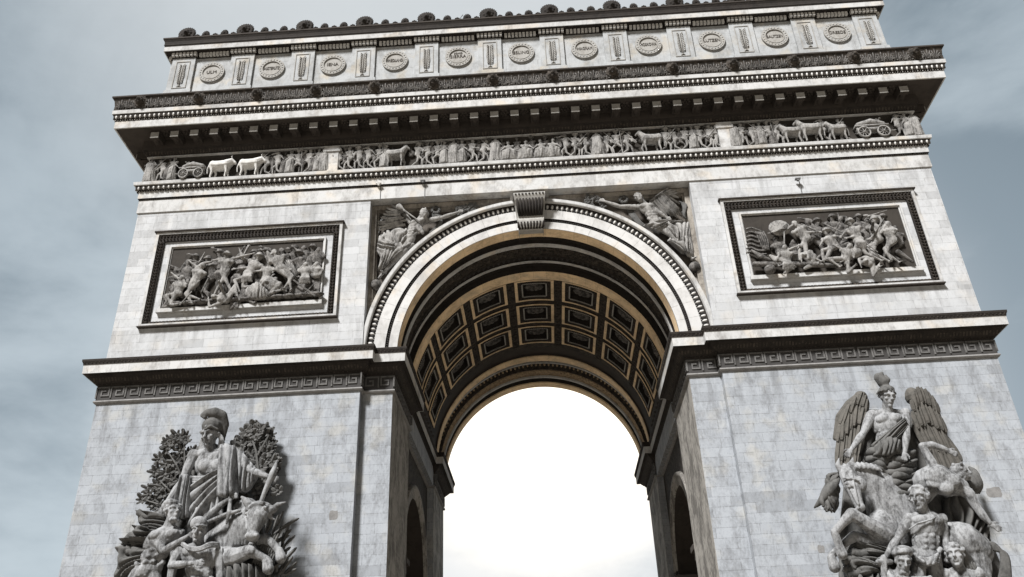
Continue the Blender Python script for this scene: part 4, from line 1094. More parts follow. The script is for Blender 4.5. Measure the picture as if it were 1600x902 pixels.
# arm gripping the rein, behind the soldier
m = MB(); chain(m, [px(318, 822, 1.6), px(331, 802, 1.9), px(345, 790, 2.0), px(355, 782, 2.1)], [.2, .2, .17, .11]); hand(m, px(357, 780, 2.1), at(368, 776, 2.1) - at(355, 782, 2.1), .9, 1, .8)
chain(m, [px(325, 816, 2.2), px(350, 805, 2.3), px(374, 798, 2.2)], [.10, .10, .09]); chain(m, [px(360, 782, 2.2), px(358, 800, 2.3), px(354, 818, 2.2)], [.09, .11, .06])
remeshed('rein_arm', m, .034, M_STAT, gl, 1)
# bull
m = MB()
chain(m, [px(335, 868, .7), px(352, 850, .9), px(370, 826, 1.1), px(384, 800, 1.3)], [1.15, 1.15, .95, .68], 14, .8)
chain(m, [px(366, 850, 1.3), px(376, 826, 1.6), px(386, 806, 1.7)], [.6, .55, .42], 10)
chain(m, [px(404, 797, 2.2), px(402, 808, 2.42), px(398, 822, 2.55), px(394, 835, 2.6)], [.47, .46, .33, .27], 14, .9)
ball(m, px(404, 794, 2.1), (.66, .40, .32), None, 10, 8); ball(m, px(394, 838, 2.68), (.36, .27, .22), None, 10, 8); ball(m, px(395, 843, 2.5), (.26, .22, .13), None, 8, 6)
for q in (-1, 1):
    chain(m, [px(401 + q * 8, 800, 2.62), px(401 + q * 16, 803, 2.42)], [.10, .09], 6); ball(m, px(400 + q * 12.5, 808, 2.50), (.10, .10, .075), None, 8, 6); chain(m, [px(400 + q * 15, 812, 2.3), px(396 + q * 10, 826, 2.5)], [.12, .08], 6)
    ball(m, px(394 + q * 6.5, 836, 2.90), (.10, .06, .10), None, 8, 6)
for k in range(26): r2 = (k * 0.618) % 1; ball(m, px(390 + 26 * r2, 786 + 8 * ((k * .37) % 1), 2.35 + .1 * (k % 3)), (.12, .12, .1), None, 6, 5)
chain(m, [px(418, 798, 2.1), px(427, 796, 2.1), px(434, 789, 2.15), px(446, 785, 2.2)], [.26, .19, .13, .04]); chain(m, [px(391, 791, 2.2), px(384, 783, 2.3), px(378, 777, 2.4)], [.22, .17, .07])
chain(m, [px(386, 796, 1.9), px(378, 804, 1.9)], [.14, .06]); cap(m, px(419, 806, 2.0), px(429, 812, 2.0), .14, .05)
chain(m, [px(348, 874, 1.7), px(370, 870, 2.1), px(391, 861, 2.4), px(404, 868, 2.35), px(416, 874, 2.3), px(420, 880, 2.3)], [.55, .42, .30, .20, .18, .2]); ball(m, px(391, 861, 2.5), (.30, .26, .28), None, 8, 6); cap(m, px(417, 878, 2.3), px(419, 889, 2.35), .22, .27)
chain(m, [px(400, 850, 1.6), px(414, 842, 1.9), px(424, 848, 2.0), px(434, 860, 2.0)], [.4, .27, .2, .18]); cap(m, px(436, 861, 2.0), px(439, 872, 2.0), .2, .26)
for k in range(5): tube(m, spline([px(360 + k * 6, 794 + k * 3, 1.75 + .1 * k), px(362 + k * 6.5, 820, 1.95 + .06 * k), px(364 + k * 5, 852, 1.8)], 3), [.06, .12, .15, .16, .15, .12, .06][:7], 6)
remeshed('bull', m, .034, M_STAT, gl, 1)
# sheaves and fallen stuff at the right foot
m = MB(); r_ = random.Random(8)
for k in range(64):
    x, y = r_.uniform(412, 446), r_.uniform(818, 985); w = r_.uniform(-.9, .35); L = r_.uniform(.5, 1.0)
    p = px(x, y, r_.uniform(.5, 1.4)); feather(m, p, p + np.array((math.sin(w + .9) * L, -.25, math.cos(w + .9) * L)), .085, .05)
for k in range(26):
    x = 398 + (k % 9) * 4; y = 838 + (k // 9) * 14; tube(m, spline([px(x - 6, y + 22, 1.8), px(x, y + 8, 2.0), px(x + 5, y - 4, 1.9)], 3), [.03, .04, .05, .06, .06, .05, .02][:7], 5)
m.build('corn_sheaf', M_STATD, gl, False)
m = MB()
cloth(m, [px(217, 799, .8), px(220, 812, .9), px(222, 826, 1.0)], [px(262, 806, 1.3), px(262, 818, 1.35), px(258, 834, 1.4)], 3, .42, .35, .3, 21, 12, wob=.8)
cloth(m, [px(214, 822, .9), px(205, 838, .9), px(190, 852, .7)], [px(256, 830, 1.4), px(250, 844, 1.4), px(246, 858, 1.45)], 3, .46, .30, .3, 22, 12, wob=.9)
cloth(m, [px(189, 853, .8), px(187, 872, .8), px(187, 905, .8), px(190, 960, .8)], [px(248, 856, 1.5), px(238, 872, 1.5), px(224, 896, 1.4), px(214, 960, 1.2)], 5, .46, .25, .3, 24, 14, wob=1.0)
for (pts, rr) in (([(196, 846), (206, 836), (216, 846), (208, 858), (198, 856)], .16), ([(190, 868), (204, 862), (214, 872), (210, 888), (196, 884)], .2), ([(216, 800), (232, 808), (246, 804), (258, 812)], .17), ([(192, 900), (206, 892), (222, 880), (240, 866)], .2), ([(206, 850), (224, 842), (246, 838)], .17)):
    tube(m, spline([px(x, y, 1.35) for x, y in pts], 5), rr, 7)
cloth(m, [px(350, 892, 1.8), px(378, 884, 2.0), px(410, 888, 1.8)], [px(350, 1040, 1.6), px(385, 1045, 1.7), px(430, 1040, 1.4)], 6, .40, .25, .3, 26, 12, wob=.5)
cloth(m, [px(215, 925, 1.9), px(260, 935, 2.3), px(345, 940, 2.2)], [px(200, 1040, 1.6), px(270, 1050, 1.9), px(350, 1045, 1.9)], 7, .35, .25, .3, 27, 10, wob=.6)
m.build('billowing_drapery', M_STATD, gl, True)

# ------------------------------------------------------------------ right group: winged youth, rearing horse, standing man
gr = empty('sculpture_group', (15.6, -1.2, 5.0))
gr['label'] = 'grey group of a winged youth above a rearing horse and standing man, right pier'; gr['category'] = 'sculpture'; gr['group'] = 'high relief groups on the front piers'
m = MB(); backing(m, [(1350, 640), (1330, 700), (1318, 760), (1312, 820), (1310, 900), (1320, 1040), (1580, 1040), (1572, 900), (1555, 860), (1538, 820), (1515, 770), (1480, 710), (1455, 670), (1420, 645), (1386, 640)], .65)
remeshed('stone_mass', m, .12, M_STATD, gr, 4)
m = MB()
human(m, px(1387, 621, 1.65), px(1386, 712, 1.3), (px(1330, 703, 1.9), px(1414, 706, 1.8)), (), hs=.95, face=(.12, -1, -.35), hair=1,
      elb=(px(1349, 677, 1.6), px(1417, 674, 1.65)), sh=(px(1361, 650, 1.3), px(1413, 647, 1.3)), neck=px(1386, 642, 1.35), w=.92, curl=.7)
wy = remeshed('winged_youth', m, .034, M_STAT, gr, 1)
m = MB(); ball(m, px(1385, 611, 1.55), (.40, .42, .26), None, 10, 7)
for k in range(12): w = k * .52; chain(m, [px(1385 + 9 * math.cos(w), 612 + 4 * math.sin(w), 1.6 - .3 * math.sin(w)), px(1385 + 14 * math.cos(w), 615 + 5 * math.sin(w), 1.6 - .4 * math.sin(w))], [.12, .07], 6)
chain(m, [px(1384, 606, 1.55), px(1379, 597, 1.6), px(1373, 590, 1.6), px(1378, 583, 1.6)], [.22, .28, .24, .08]); chain(m, [px(1380, 600, 1.6), px(1386, 594, 1.6), px(1384, 588, 1.6)], [.22, .16, .08])
remeshed('hair', m, .04, M_STATD, wy, 1)
m = MB()
rowsL = [([px(1352, 632, .7), px(1344, 619, .6), px(1330, 630, .5), px(1315, 648, .4)], [px(1350, 650, .7), px(1338, 640, .6), px(1322, 655, .5), px(1308, 672, .4)], 9, .24, .42),
         ([px(1352, 650, .7), px(1338, 638, .6), px(1320, 655, .5), px(1309, 668, .4)], [px(1348, 676, .7), px(1334, 668, .6), px(1318, 686, .5), px(1305, 700, .4)], 9, .26, .32),
         ([px(1350, 672, .7), px(1334, 662, .6), px(1318, 680, .5), px(1307, 690, .4)], [px(1342, 712, .6), px(1328, 716, .5), px(1314, 724, .4), px(1303, 726, .3)], 8, .25, .2),
         ([px(1350, 640, .7), px(1338, 640, .6), px(1320, 660, .5), px(1310, 680, .4)], [px(1338, 735, .6), px(1326, 742, .5), px(1312, 740, .4), px(1304, 732, .3)], 8, .28, .05)]
wing(m, None, None, rowsL); ball(m, px(1345, 624, .75), (.35, .4, .42)); chain(m, [px(1346, 620, .8), px(1328, 632, .65), px(1312, 652, .5), px(1305, 685, .4)], [.28, .24, .2, .12])
m.build('wing', M_WING, wy, False)
m = MB()
rowsR = [([px(1418, 634, .7), px(1426, 612, .6), px(1442, 616, .5), px(1458, 636, .4)], [px(1424, 652, .7), px(1434, 638, .6), px(1452, 642, .5), px(1466, 656, .4)], 9, .25, .42),
         ([px(1420, 650, .7), px(1432, 634, .6), px(1450, 642, .5), px(1464, 654, .4)], [px(1430, 678, .7), px(1444, 668, .6), px(1464, 674, .5), px(1475, 680, .4)], 9, .26, .32),
         ([px(1422, 668, .7), px(1438, 660, .6), px(1456, 668, .5), px(1470, 672, .4)], [px(1442, 706, .7), px(1460, 712, .6), px(1476, 708, .5), px(1482, 702, .4)], 9, .25, .2),
         ([px(1424, 660, .7), px(1438, 650, .6), px(1460, 668, .5), px(1474, 680, .4)], [px(1462, 742, .7), px(1480, 748, .6), px(1500, 742, .5), px(1502, 724, .4)], 10, .27, .05)]
wing(m, None, None, rowsR); ball(m, px(1425, 620, .75), (.35, .4, .42)); chain(m, [px(1424, 614, .8), px(1444, 624, .65), px(1462, 645, .5), px(1476, 678, .4)], [.28, .24, .2, .12])
m.build('wing', M_WING, wy, False)
m = MB()
cloth(m, [px(1413, 652, 1.75), px(1417, 662, 1.7), px(1416, 674, 1.6)], [px(1362, 694, 1.6), px(1366, 708, 1.6), px(1374, 718, 1.5)], 6, .12, .12, .2, 31, 10)
cloth(m, [px(1372, 690, 1.7), px(1388, 684, 1.8), px(1408, 690, 1.7)], [px(1364, 712, 1.8), px(1388, 712, 1.9), px(1406, 706, 1.8)], 5, .14, .16, .2, 33, 8)
for k in range(9):
    y = 708 + k * 9; tube(m, spline([px(1352 + k * 3, y + 2, 1.2), px(1368 + k * 2, y - 3 + (k % 3), 1.75), px(1384 + k, y + 5, 1.55), px(1402, y - 1 + 2 * (k % 2), 1.7), px(1428, y + 1, 1.2)], 5), [.08 + .13 * abs(math.sin(t * .45 + k)) for t in range(21)], 7)
cloth(m, [px(1358, 716, 1.2), px(1368, 750, 1.2), px(1385, 790, 1.1)], [px(1426, 700, 1.2), px(1430, 740, 1.2), px(1426, 785, 1.1)], 6, .3, .1, .25, 35, 14, wob=.9)
m.build('drapery', M_STATD, wy, True)
# horse
m = MB()
chain(m, [px(1404, 828, .9), px(1391, 795, 1.1), px(1376, 765, 1.35), px(1354, 744, 1.6), px(1334, 738, 1.8)], [1.35, 1.12, .85, .58, .40], 14, .75)
ball(m, px(1380, 822, 1.4), (.85, .62, .75), None, 12, 8); ball(m, px(1366, 826, 1.5), (.5, .5, .55), None, 10, 8)
chain(m, [px(1325, 742, 2.1), px(1331, 760, 2.35), px(1338, 778, 2.45), px(1343, 792, 2.5)], [.40, .36, .26, .21], 12, .8)
ball(m, px(1342, 757, 2.25), (.36, .3, .40), None, 10, 8); ball(m, px(1345, 793, 2.5), (.22, .22, .2), None, 8, 6); ball(m, px(1347, 790, 2.65), (.07, .06, .08))
chain(m, [px(1320, 757, 2.35), px(1326, 755, 2.62), px(1332, 759, 2.68)], [.07, .10, .07], 6); ball(m, px(1327, 760.5, 2.62), (.085, .07, .065), None, 8, 6); ball(m, px(1340, 794, 2.68), (.10, .06, .08), None, 8, 6); chain(m, [px(1330, 766, 2.66), px(1341, 788, 2.7)], [.07, .07], 6)
chain(m, [px(1313, 735, 2.0), px(1309, 727, 2.05), px(1311, 716, 2.1)], [.14, .13, .03]); chain(m, [px(1327, 728, 2.0), px(1331, 722, 2.0), px(1333, 715, 2.0)], [.12, .11, .03])
for k in range(9):
    x, y = 1305 + 7 * k, 733 - 2.0 * k + .25 * k * k; tube(m, spline([px(x + 6, y - 6, 1.8), px(x + 10, y - 1, 2.1), px(x + 18, y + 4, 2.15)], 3), [.06, .1, .12, .11, .1, .07, .04][:7], 5)
chain(m, [px(1384, 836, 2.1), px(1360, 822, 2.4), px(1331, 803, 2.6), px(1316, 818, 2.5), px(1304, 832, 2.4), px(1311, 852, 2.3)], [.46, .36, .27, .2, .18, .19])
cap(m, px(1312, 855, 2.3), px(1316, 866, 2.3), .2, .25)
chain(m, [px(1396, 856, 1.8), px(1370, 850, 1.9), px(1335, 838, 1.9), px(1318, 850, 1.8), px(1300, 868, 1.7)], [.4, .32, .24, .18, .17]); cap(m, px(1299, 872, 1.7), px(1304, 886, 1.7), .2, .27)
tube(m, spline([px(1316, 748, 2.5), px(1333, 748, 2.65), px(1343, 752, 2.6)], 3), .05, 5); tube(m, spline([px(1330, 735, 2.4), px(1335, 760, 2.7), px(1340, 782, 2.7)], 3), .05, 5)
remeshed('horse', m, .034, M_STAT, gr, 1)
m = MB(); r_ = random.Random(12)
for k in range(20):
    x, y = 1308 - 12 * r_.random(), 738 + 8 * r_.random()
    pts = [px(1314 - k % 4, 737 + k * .3, 1.7)]
    for q in range(4): pts.append(px(x - 4 + 7 * math.sin(q * 1.7 + k) - q * 1.0, y + 8 + 15 * q + r_.uniform(-3, 3), 1.6 + .2 * math.cos(q * 2 + k)))
    tube(m, spline(pts, 4), [.05 + .08 * math.sin(PI * t / 17) for t in range(17)], 5)
tube(m, spline([px(1310, 748, 1.7), px(1298, 764, 1.8), px(1286, 780, 1.6), px(1272, 794, 1.3)], 4), [.10, .16, .2, .24, .25, .25, .24, .22, .2, .16, .12, .08, .03], 8)
m.build('mane', M_STATD, gr, True)
# rump and tail
m = MB(); chain(m, [px(1470, 850, 1.2), px(1500, 850, 1.3), px(1520, 860, 1.2)], [.95, 1.0, .85], 12); ball(m, px(1512, 880, 1.3), (1.0, .8, 1.2), None, 12, 8)
chain(m, [px(1520, 900, 1.4), px(1530, 960, 1.4), px(1520, 1045, 1.2)], [.8, .5, .3])
remeshed('horse_rump', m, .06, M_STAT, gr, 1)
m = MB()
for k in range(11):
    o = (k - 5) * .9; tube(m, spline([px(1534, 852 + o * .6, 1.5), px(1552, 854 + o, 1.6), px(1568 + o * .7, 866, 1.6), px(1571 + o * 1.3, 890, 1.5), px(1568 + o * 2.2, 930, 1.3), px(1572 + o * 1.5, 985, 1.1)], 4), [.05 + .05 * math.sin(PI * t / 20) for t in range(21)], 5)
m.build('tail', M_STATD, gr, True)
# standing man
m = MB()
hm = human(m, px(1436, 779, 2.6), px(1447, 874, 2.2), (px(1383, 872, 2.5), px(1479, 862, 2.1)), (px(1425, 1050, 2.1), px(1490, 1050, 2.0)), hs=.95, face=(-.7, -.7, -.05), hair=1, hk=1.15,
      elb=(px(1402, 842, 2.4), px(1477, 842, 2.1)), sh=(px(1420, 812, 2.3), px(1471, 813, 2.2)), neck=px(1446, 799, 2.3), w=1.05, curl=.8)
sm = remeshed('standing_man', m, .034, M_STAT, gr, 1)
m = MB(); cloth(m, [px(1424, 866, 2.6), px(1446, 872, 2.8), px(1468, 862, 2.6)], [px(1432, 878, 2.65), px(1450, 884, 2.9), px(1470, 880, 2.7)], 3, .12, .08, .2, 41, 6); chain(m, [px(1421, 827, 2.6), px(1434, 818, 2.8), px(1455, 812, 2.8), px(1466, 806, 2.6)], [.035, .04, .04, .035], 5)
m.build('loincloth', M_STAT, sm, True)
m = MB(); chain(m, [px(1372, 878, 2.7), px(1392, 878, 2.7)], [.12, .12]); chain(m, [px(1381, 872, 2.7), px(1383, 945, 2.5)], [.16, .12], 6); remeshed('sword', m, .045, M_STAT, sm, 1)
# man thrown back
m = MB()
chain(m, [px(1448, 752, 1.7), px(1462, 748, 1.9), px(1482, 756, 1.9), px(1500, 762, 1.8)], [.62, .68, .6, .42], 12)
chain(m, [px(1440, 772, 1.5), px(1448, 760, 1.6)], [.5, .55])
chain(m, [px(1460, 740, 2.0), px(1456, 724, 2.1), px(1448, 710, 2.1), px(1441, 697, 2.1), px(1456, 695, 2.2), px(1474, 701, 2.2), px(1481, 704, 2.2)], [.3, .24, .2, .17, .17, .14, .1]); hand(m, px(1480, 704, 2.2), at(1490, 708, 2.2) - at(1478, 703, 2.2), .9)
chain(m, [px(1498, 762, 1.9), px(1514, 772, 2.0), px(1524, 790, 2.0), px(1536, 806, 2.0), px(1546, 817, 2.0)], [.34, .27, .2, .19, .11]); hand(m, px(1546, 818, 2.0), at(1560, 825, 2.0) - at(1546, 817, 2.0), .95, 1, .2)
for q in (-.4, .4): ball(m, px(1484 + q * 14, 757 - q * 14, 2.42), (.36, .2, .30), None, 10, 8)
for k in range(4):
    for q in (-1, 1): ball(m, px(1450 + k * 7 + q, 752 + k * 1.0 + q * 4.5, 2.32 + .04 * k), (.14, .1, .15), None, 8, 6)
head(m, px(1500, 738, 1.8), .9, (.35, -.55, .75), (.9, -.1, -.2), 2)
remeshed('thrown_back_man', m, .034, M_STAT, gr, 1)
m = MB()
cloth(m, [px(1476, 780, 1.1), px(1500, 774, 1.3), px(1528, 796, 1.2), px(1546, 830, 1.0)], [px(1474, 822, 1.0), px(1500, 836, 1.1), px(1520, 850, 1.1), px(1544, 862, 1.0)], 6, .42, .05, .3, 44, 12, wob=.5)
for k in range(7): tube(m, spline([px(1514 + k * 2, 730 + k, .9), px(1526 - k * 2, 742 + k * 2, 1.3), px(1532 - k, 758 + k, 1.2), px(1530 - k * 3, 772, 1.0)], 4), [.05, .1, .14, .16, .15, .13, .14, .15, .14, .12, .09, .06, .03], 6)
cloth(m, [px(1322, 862, 1.2), px(1328, 852, 1.4), px(1340, 846, 1.6)], [px(1392, 872, 2.1), px(1392, 864, 2.15), px(1390, 856, 2.1)], 3, .34, .2, .3, 47, 11, wob=.6)
cloth(m, [px(1322, 900, 1.2), px(1320, 885, 1.2), px(1322, 866, 1.2)], [px(1368, 905, 1.7), px(1376, 892, 1.9), px(1390, 878, 2.1)], 3, .42, .3, .3, 48, 12, wob=.7)
for (pts, rr) in (([(1318, 880), (1328, 874), (1336, 882), (1328, 892), (1318, 888)], .16), ([(1330, 862), (1346, 866), (1364, 860), (1386, 868)], .2), ([(1324, 898), (1344, 894), (1360, 884), (1380, 878)], .2), ([(1330, 872), (1350, 878), (1372, 872)], .16)):
    tube(m, spline([px(x, y, 1.75) for x, y in pts], 5), rr, 7)
cloth(m, [px(1325, 905, 1.4), px(1340, 900, 1.6), px(1372, 900, 1.8)], [px(1318, 1040, 1.2), px(1350, 1045, 1.5), px(1390, 1045, 1.7)], 5, .42, .2, .3, 50, 11, wob=.5)
cloth(m, [px(1395, 940, 2.0), px(1480, 945, 1.9), px(1560, 940, 1.3)], [px(1400, 1055, 1.8), px(1480, 1055, 1.8), px(1565, 1050, 1.1)], 9, .36, .2, .3, 49, 10, wob=.6)
m.build('swirling_cloak', M_STATD, gr, True)
# old man in a turban, woman with long hair
m = MB(); human(m, px(1411, 878, 2.9), px(1395, 975, 2.2), (px(1440, 905, 2.8), None), (), hs=.92, face=(-.1, -1, -.35), hair=0, beard=True, nude=True, sh=(px(1385, 895, 2.4), px(1424, 905, 2.4)), elb=(px(1395, 905, 2.8), None), neck=px(1408, 896, 2.5))
om = remeshed('crouching_man', m, .034, M_STAT, gr, 1)
m = MB(); ball(m, px(1410, 864, 2.75), (.46, .48, .26), None, 12, 7)
for k in range(4): tube(m, spline([px(1397, 866 - k * 2.6, 2.9), px(1410, 862 - k * 2.6, 3.25 - .1 * k), px(1424, 866 - k * 2.6, 2.9)], 4), .085, 6)
remeshed('turban', m, .04, M_STAT, om, 1)
m = MB(); human(m, px(1493, 868, 2.5), px(1510, 965, 1.9), (None, None), (), hs=.9, face=(-.5, -.85, .05), hair=1, hk=1.15, nude=False, neck=px(1500, 888, 2.2))
yw = remeshed('long_haired_youth', m, .034, M_STAT, gr, 1)
m = MB()
for k in range(16): tube(m, spline([px(1496 + k * .6, 852 + (k % 4), 2.5), px(1506 + k * .8, 862 + k, 2.5 - .03 * k), px(1508 + k * 1.0, 884 + (k % 5), 2.3), px(1512 + k, 900, 2.1)], 3), [.07, .09, .1, .1, .09, .08, .07, .06, .05, .04][:10], 5)
m.build('hair', M_STATD, yw, True)
panelL, panelR = relief_panel(-1), relief_panel(1)
# ------------------------------------------------------------------ winged figures in the spandrels
def fame(s, name, mat_=M_REL):
    return
def P5(x, y, d): return at(560 + x / 4.51, 260 + y / 4.51, d - .95)
def P6(x, y, d): return at(830 + x / 4.51, 260 + y / 4.51, d - .95)
def spandrel_figure(P, hd, nk, sh, pel, hands, elb, knees, ankles, ballc, face, wrows, wbase, cl, extra, seed):
    m = MB(); hs = .68
    human(m, P(*hd, .75), P(*pel, .5), tuple(P(*h, .75) for h in hands), tuple(P(*a, .35) for a in ankles), hs=hs, face=face, hair=1, sh=tuple(P(*q, .55) for q in sh), elb=tuple(P(*e, .75) for e in elb), kne=tuple(P(*k, .65) for k in knees), neck=P(*nk, .55), w=.9)
    o = remeshed('winged_figure', m, .04, M_REL, arch, 1)
    m = MB(); wing(m, None, None, wrows); chain(m, wbase, [.16, .15, .12]); m.build('wing', M_REL, o, False)
    m = MB(); 
    for i, (A, B, nf) in enumerate(cl): cloth(m, [P(*q) for q in A], [P(*q) for q in B], max(4, nf - 3), .20, .12, .15, seed + i, 9, wob=.8)
    m.build('drapery', M_REL, o, True)
    m = MB(); ball(m, P(*ballc, .35), .33, None, 14, 10); m.build('globe', M_GREY, o, True)
    extra(o, P)
def exL(o, P):
    m = MB(); chain(m, [P(432, 388, .95), P(370, 345, .95), P(318, 308, .9)], [.03, .05, .07]); cap(m, P(318, 308, .9), P(288, 286, .9), .07, .2); m.build('trumpet', M_REL, o, True)
    m = MB(); r_ = random.Random(4)
    for k in range(40):
        t = r_.random(); c = P(690 + 130 * t, 330 - 40 * t + r_.uniform(-12, 12), .4); w = r_.uniform(0, 6); feather(m, c, c + np.array((math.cos(w) * .3, -.15, math.sin(w) * .3)), .07, .04)
    m.build('palm_bough', M_STATD, o, False)
    m = MB()
    for k in range(9): tube(m, spline([P(520, 330 + k * 4, .4), P(560 + k * 3, 350, .5), P(570 + k * 2, 400, .45), P(500 + k * 5, 470, .35)], 4), .05, 5)
    for k in range(12): ball(m, P(545 + 26 * math.cos(k), 310 + 20 * math.sin(k), .45), .11, None, 6, 5)
    m.build('blown_veil', M_STATD, o, True)
    m = MB()
    for k in range(12): tube(m, spline([P(270 - k * 10, 290 + k * 8, .3), P(200 - k * 4, 340 + k * 8, .45), P(160 - k * 1.5, 380 + k * 9, .3)], 4), .055, 5)
    m.build('banner', M_STATD, o, True)
def exR(o, P):
    m = MB(); r_ = random.Random(6)
    for k in range(60):
        w0 = r_.uniform(0, 2 * PI); c = P(450 + 62 * math.cos(w0), 258 + 26 * math.sin(w0) + .3 * 62 * math.cos(w0), .5); w = r_.uniform(0, 6); feather(m, c, c + np.array((math.cos(w) * .26, -.15, math.sin(w) * .26)), .07, .04)
    m.build('wreath', M_STATD, o, False)
    m = MB()
    for k in range(9): tube(m, spline([P(680 + k * 3, 300, .4), P(700 + k * 5, 350, .5), P(760 + k * 4, 410, .45), P(800 + k * 7, 430, .4)], 4), .055, 5)
    for k in range(12): ball(m, P(650 + 26 * math.cos(k), 235 + 20 * math.sin(k), .4), .11, None, 6, 5)
    m.build('blown_veil', M_STATD, o, True)
    m = MB()
    for k in range(12): tube(m, spline([P(1040 + k * 3, 250 + k * 2, .3), P(1095 - k * 2, 275 + k * 6, .45), P(1060 + k * 3, 330 + k * 4, .35)], 4), .055, 5)
    m.build('banner', M_STATD, o, True)
spandrel_figure(P5, (462, 330), (440, 366), ((388, 402), (488, 385)), (350, 515), ((425, 405), (700, 325)), ((452, 468), (590, 362)), ((335, 590), (300, 610)), ((185, 745), (150, 780)), (125, 838), (.5, -.5, .7),
    [([P5(350, 400, .5), P5(300, 360, .5), P5(340, 330, .4)], [P5(200, 450, .4), P5(190, 350, .4), P5(250, 290, .3)], 8, .13, .2), ([P5(340, 420, .5), P5(280, 400, .5), P5(300, 350, .4)], [P5(150, 470, .4), P5(150, 400, .3), P5(200, 330, .3)], 9, .13, .08)],
    [P5(370, 400, .5), P5(330, 345, .5), P5(300, 315, .4)],
    [([(375, 460, .5), (280, 445, .5), (165, 475, .4)], [(330, 545, .6), (260, 560, .5), (160, 540, .4)], 8), ([(400, 550, .6), (300, 545, .6), (180, 560, .4)], [(255, 650, .6), (180, 720, .5), (135, 740, .3)], 8), ([(160, 480, .3), (145, 540, .4), (130, 600, .3)], [(260, 520, .5), (250, 590, .6), (180, 680, .5)], 7)], exL, 60)
spandrel_figure(P6, (757, 222), (795, 262), ((735, 290), (838, 285)), (885, 400), ((520, 248), (950, 358)), ((622, 284), (900, 325)), ((975, 480), (1000, 500)), ((1105, 625), (1135, 650)), (1152, 712), (-.6, -.75, 0),
    [([P6(840, 280, .5), P6(900, 240, .5), P6(930, 215, .4)], [P6(930, 370, .4), P6(1000, 360, .4), P6(1040, 330, .3)], 8, .13, .2), ([P6(850, 270, .5), P6(900, 220, .5), P6(940, 190, .4)], [P6(990, 380, .4), P6(1040, 350, .3), P6(1035, 220, .3)], 8, .13, .08), ([P6(830, 260, .5), P6(870, 235, .5)], [P6(960, 170, .4), P6(1035, 200, .3)], 5, .12, .1)],
    [P6(820, 290, .5), P6(880, 240, .5), P6(925, 205, .4)],
    [([(790, 420, .5), (850, 445, .6), (900, 470, .5)], [(930, 390, .6), (1000, 395, .5), (1080, 400, .3)], 7), ([(930, 400, .6), (1020, 410, .5), (1120, 400, .3)], [(980, 470, .7), (1060, 540, .6), (1130, 560, .4)], 8), ([(960, 520, .6), (1040, 520, .6), (1130, 480, .3)], [(1060, 610, .6), (1100, 620, .5), (1150, 640, .3)], 6)], exR, 80)

# ------------------------------------------------------------------ battle reliefs in the sunk panels
def panel_people(root, P, people, seed):
    for i, (hd, pel, h1, h2, f1, f2, d, hat) in enumerate(people):
        m = MB(); q = lambda p, k=0: None if p is None else P(p[0], p[1], d + k)
        sgn = 1 if (h1 and h1[0] > hd[0]) else -1
        human(m, q(hd, .12), q(pel, 0), (q(h1, .12), q(h2, .12)), (q(f1, .02), q(f2, .02)), w=1.1, hs=min(.50, max(.40, np.linalg.norm(q(hd) - q(pel)) / 2.6)), face=(.6 * sgn, -.85, 0), hair=0 if hat else 1, nude=(i % 3 == 0), leg_side=(-sgn, -sgn))
        if hat: c = P(hd[0], hd[1] - 12, d + .1); ball(m, c + np.array((0, 0, .05)), (.22, .24, .16)); ball(m, c - np.array((0, 0, .06)), (.33, .33, .05), None, 10, 5)
        if i % 3 == 1:
            for k in range(5): a = P(pel[0] - 16 + 8 * k, pel[1] - 10, d + .12); tube(m, [a, a + np.array((.04 * (k - 2), -.12, -.3)), a + np.array((.08 * (k - 2), .0, -.62))], [.06, .1, .05], 5)
        remeshed('carved_figure', m, .042, M_REL if d > .25 else M_GREY, root, 1)
def PL(x, y, d): return at(200 + x / 4.444, 330 + y / 4.444, d)
def PR(x, y, d): return at(1110 + x / 4.21, 280 + y / 4.21, d)
panel_people(panelL, PL, [
    ((690, 312), (672, 425), (600, 340), (862, 296), (592, 592), (728, 578), .45, 1), ((915, 322), (835, 440), (745, 402), (985, 415), (775, 560), (905, 525), .3, 1),
    ((1020, 292), (1062, 400), (1120, 398), (1000, 330), (1085, 535), (1132, 545), .5, 0), ((515, 385), (462, 500), (430, 350), (575, 352), (445, 640), (498, 612), .4, 0),
    ((425, 362), (405, 480), (360, 470), (470, 350), (380, 600), (430, 600), .15, 0), ((372, 470), (345, 575), (305, 430), (400, 520), (300, 650), (390, 635), .4, 0),
    ((605, 595), (690, 612), (660, 560), (560, 615), (760, 590), (775, 615), .45, 0), ((985, 365), (960, 470), (870, 420), (1040, 420), (930, 590), (1000, 560), .3, 0),
    ((965, 490), (1045, 520), (920, 520), (1000, 450), (1075, 545), (1010, 560), .45, 0), ((560, 345), (590, 460), (500, 330), (640, 360), (560, 600), (620, 600), .1, 1),
    ((820, 355), (760, 450), (740, 330), (900, 330), (700, 600), (780, 590), .12, 0), ((1110, 320), (1130, 430), (1180, 330), (1150, 400), None, None, .15, 0),
    ((1190, 300), (1200, 400), (1150, 250), (1230, 380), None, None, .25, 1), ((1248, 300), (1255, 400), (1210, 350), (1290, 350), None, None, .15, 0),
    ((1325, 275), (1315, 385), (1280, 300), (1335, 330), None, None, .12, 0), ((1308, 375), (1305, 450), (1260, 400), (1335, 420), None, None, .3, 0),
    ((1235, 375), (1235, 450), (1190, 400), (1280, 420), None, None, .35, 0), ((345, 500), (320, 600), (290, 480), (360, 560), (290, 650), (330, 650), .15, 0),
    ((850, 560), (780, 600), (900, 590), (820, 540), (720, 600), (700, 620), .2, 0)], 0)
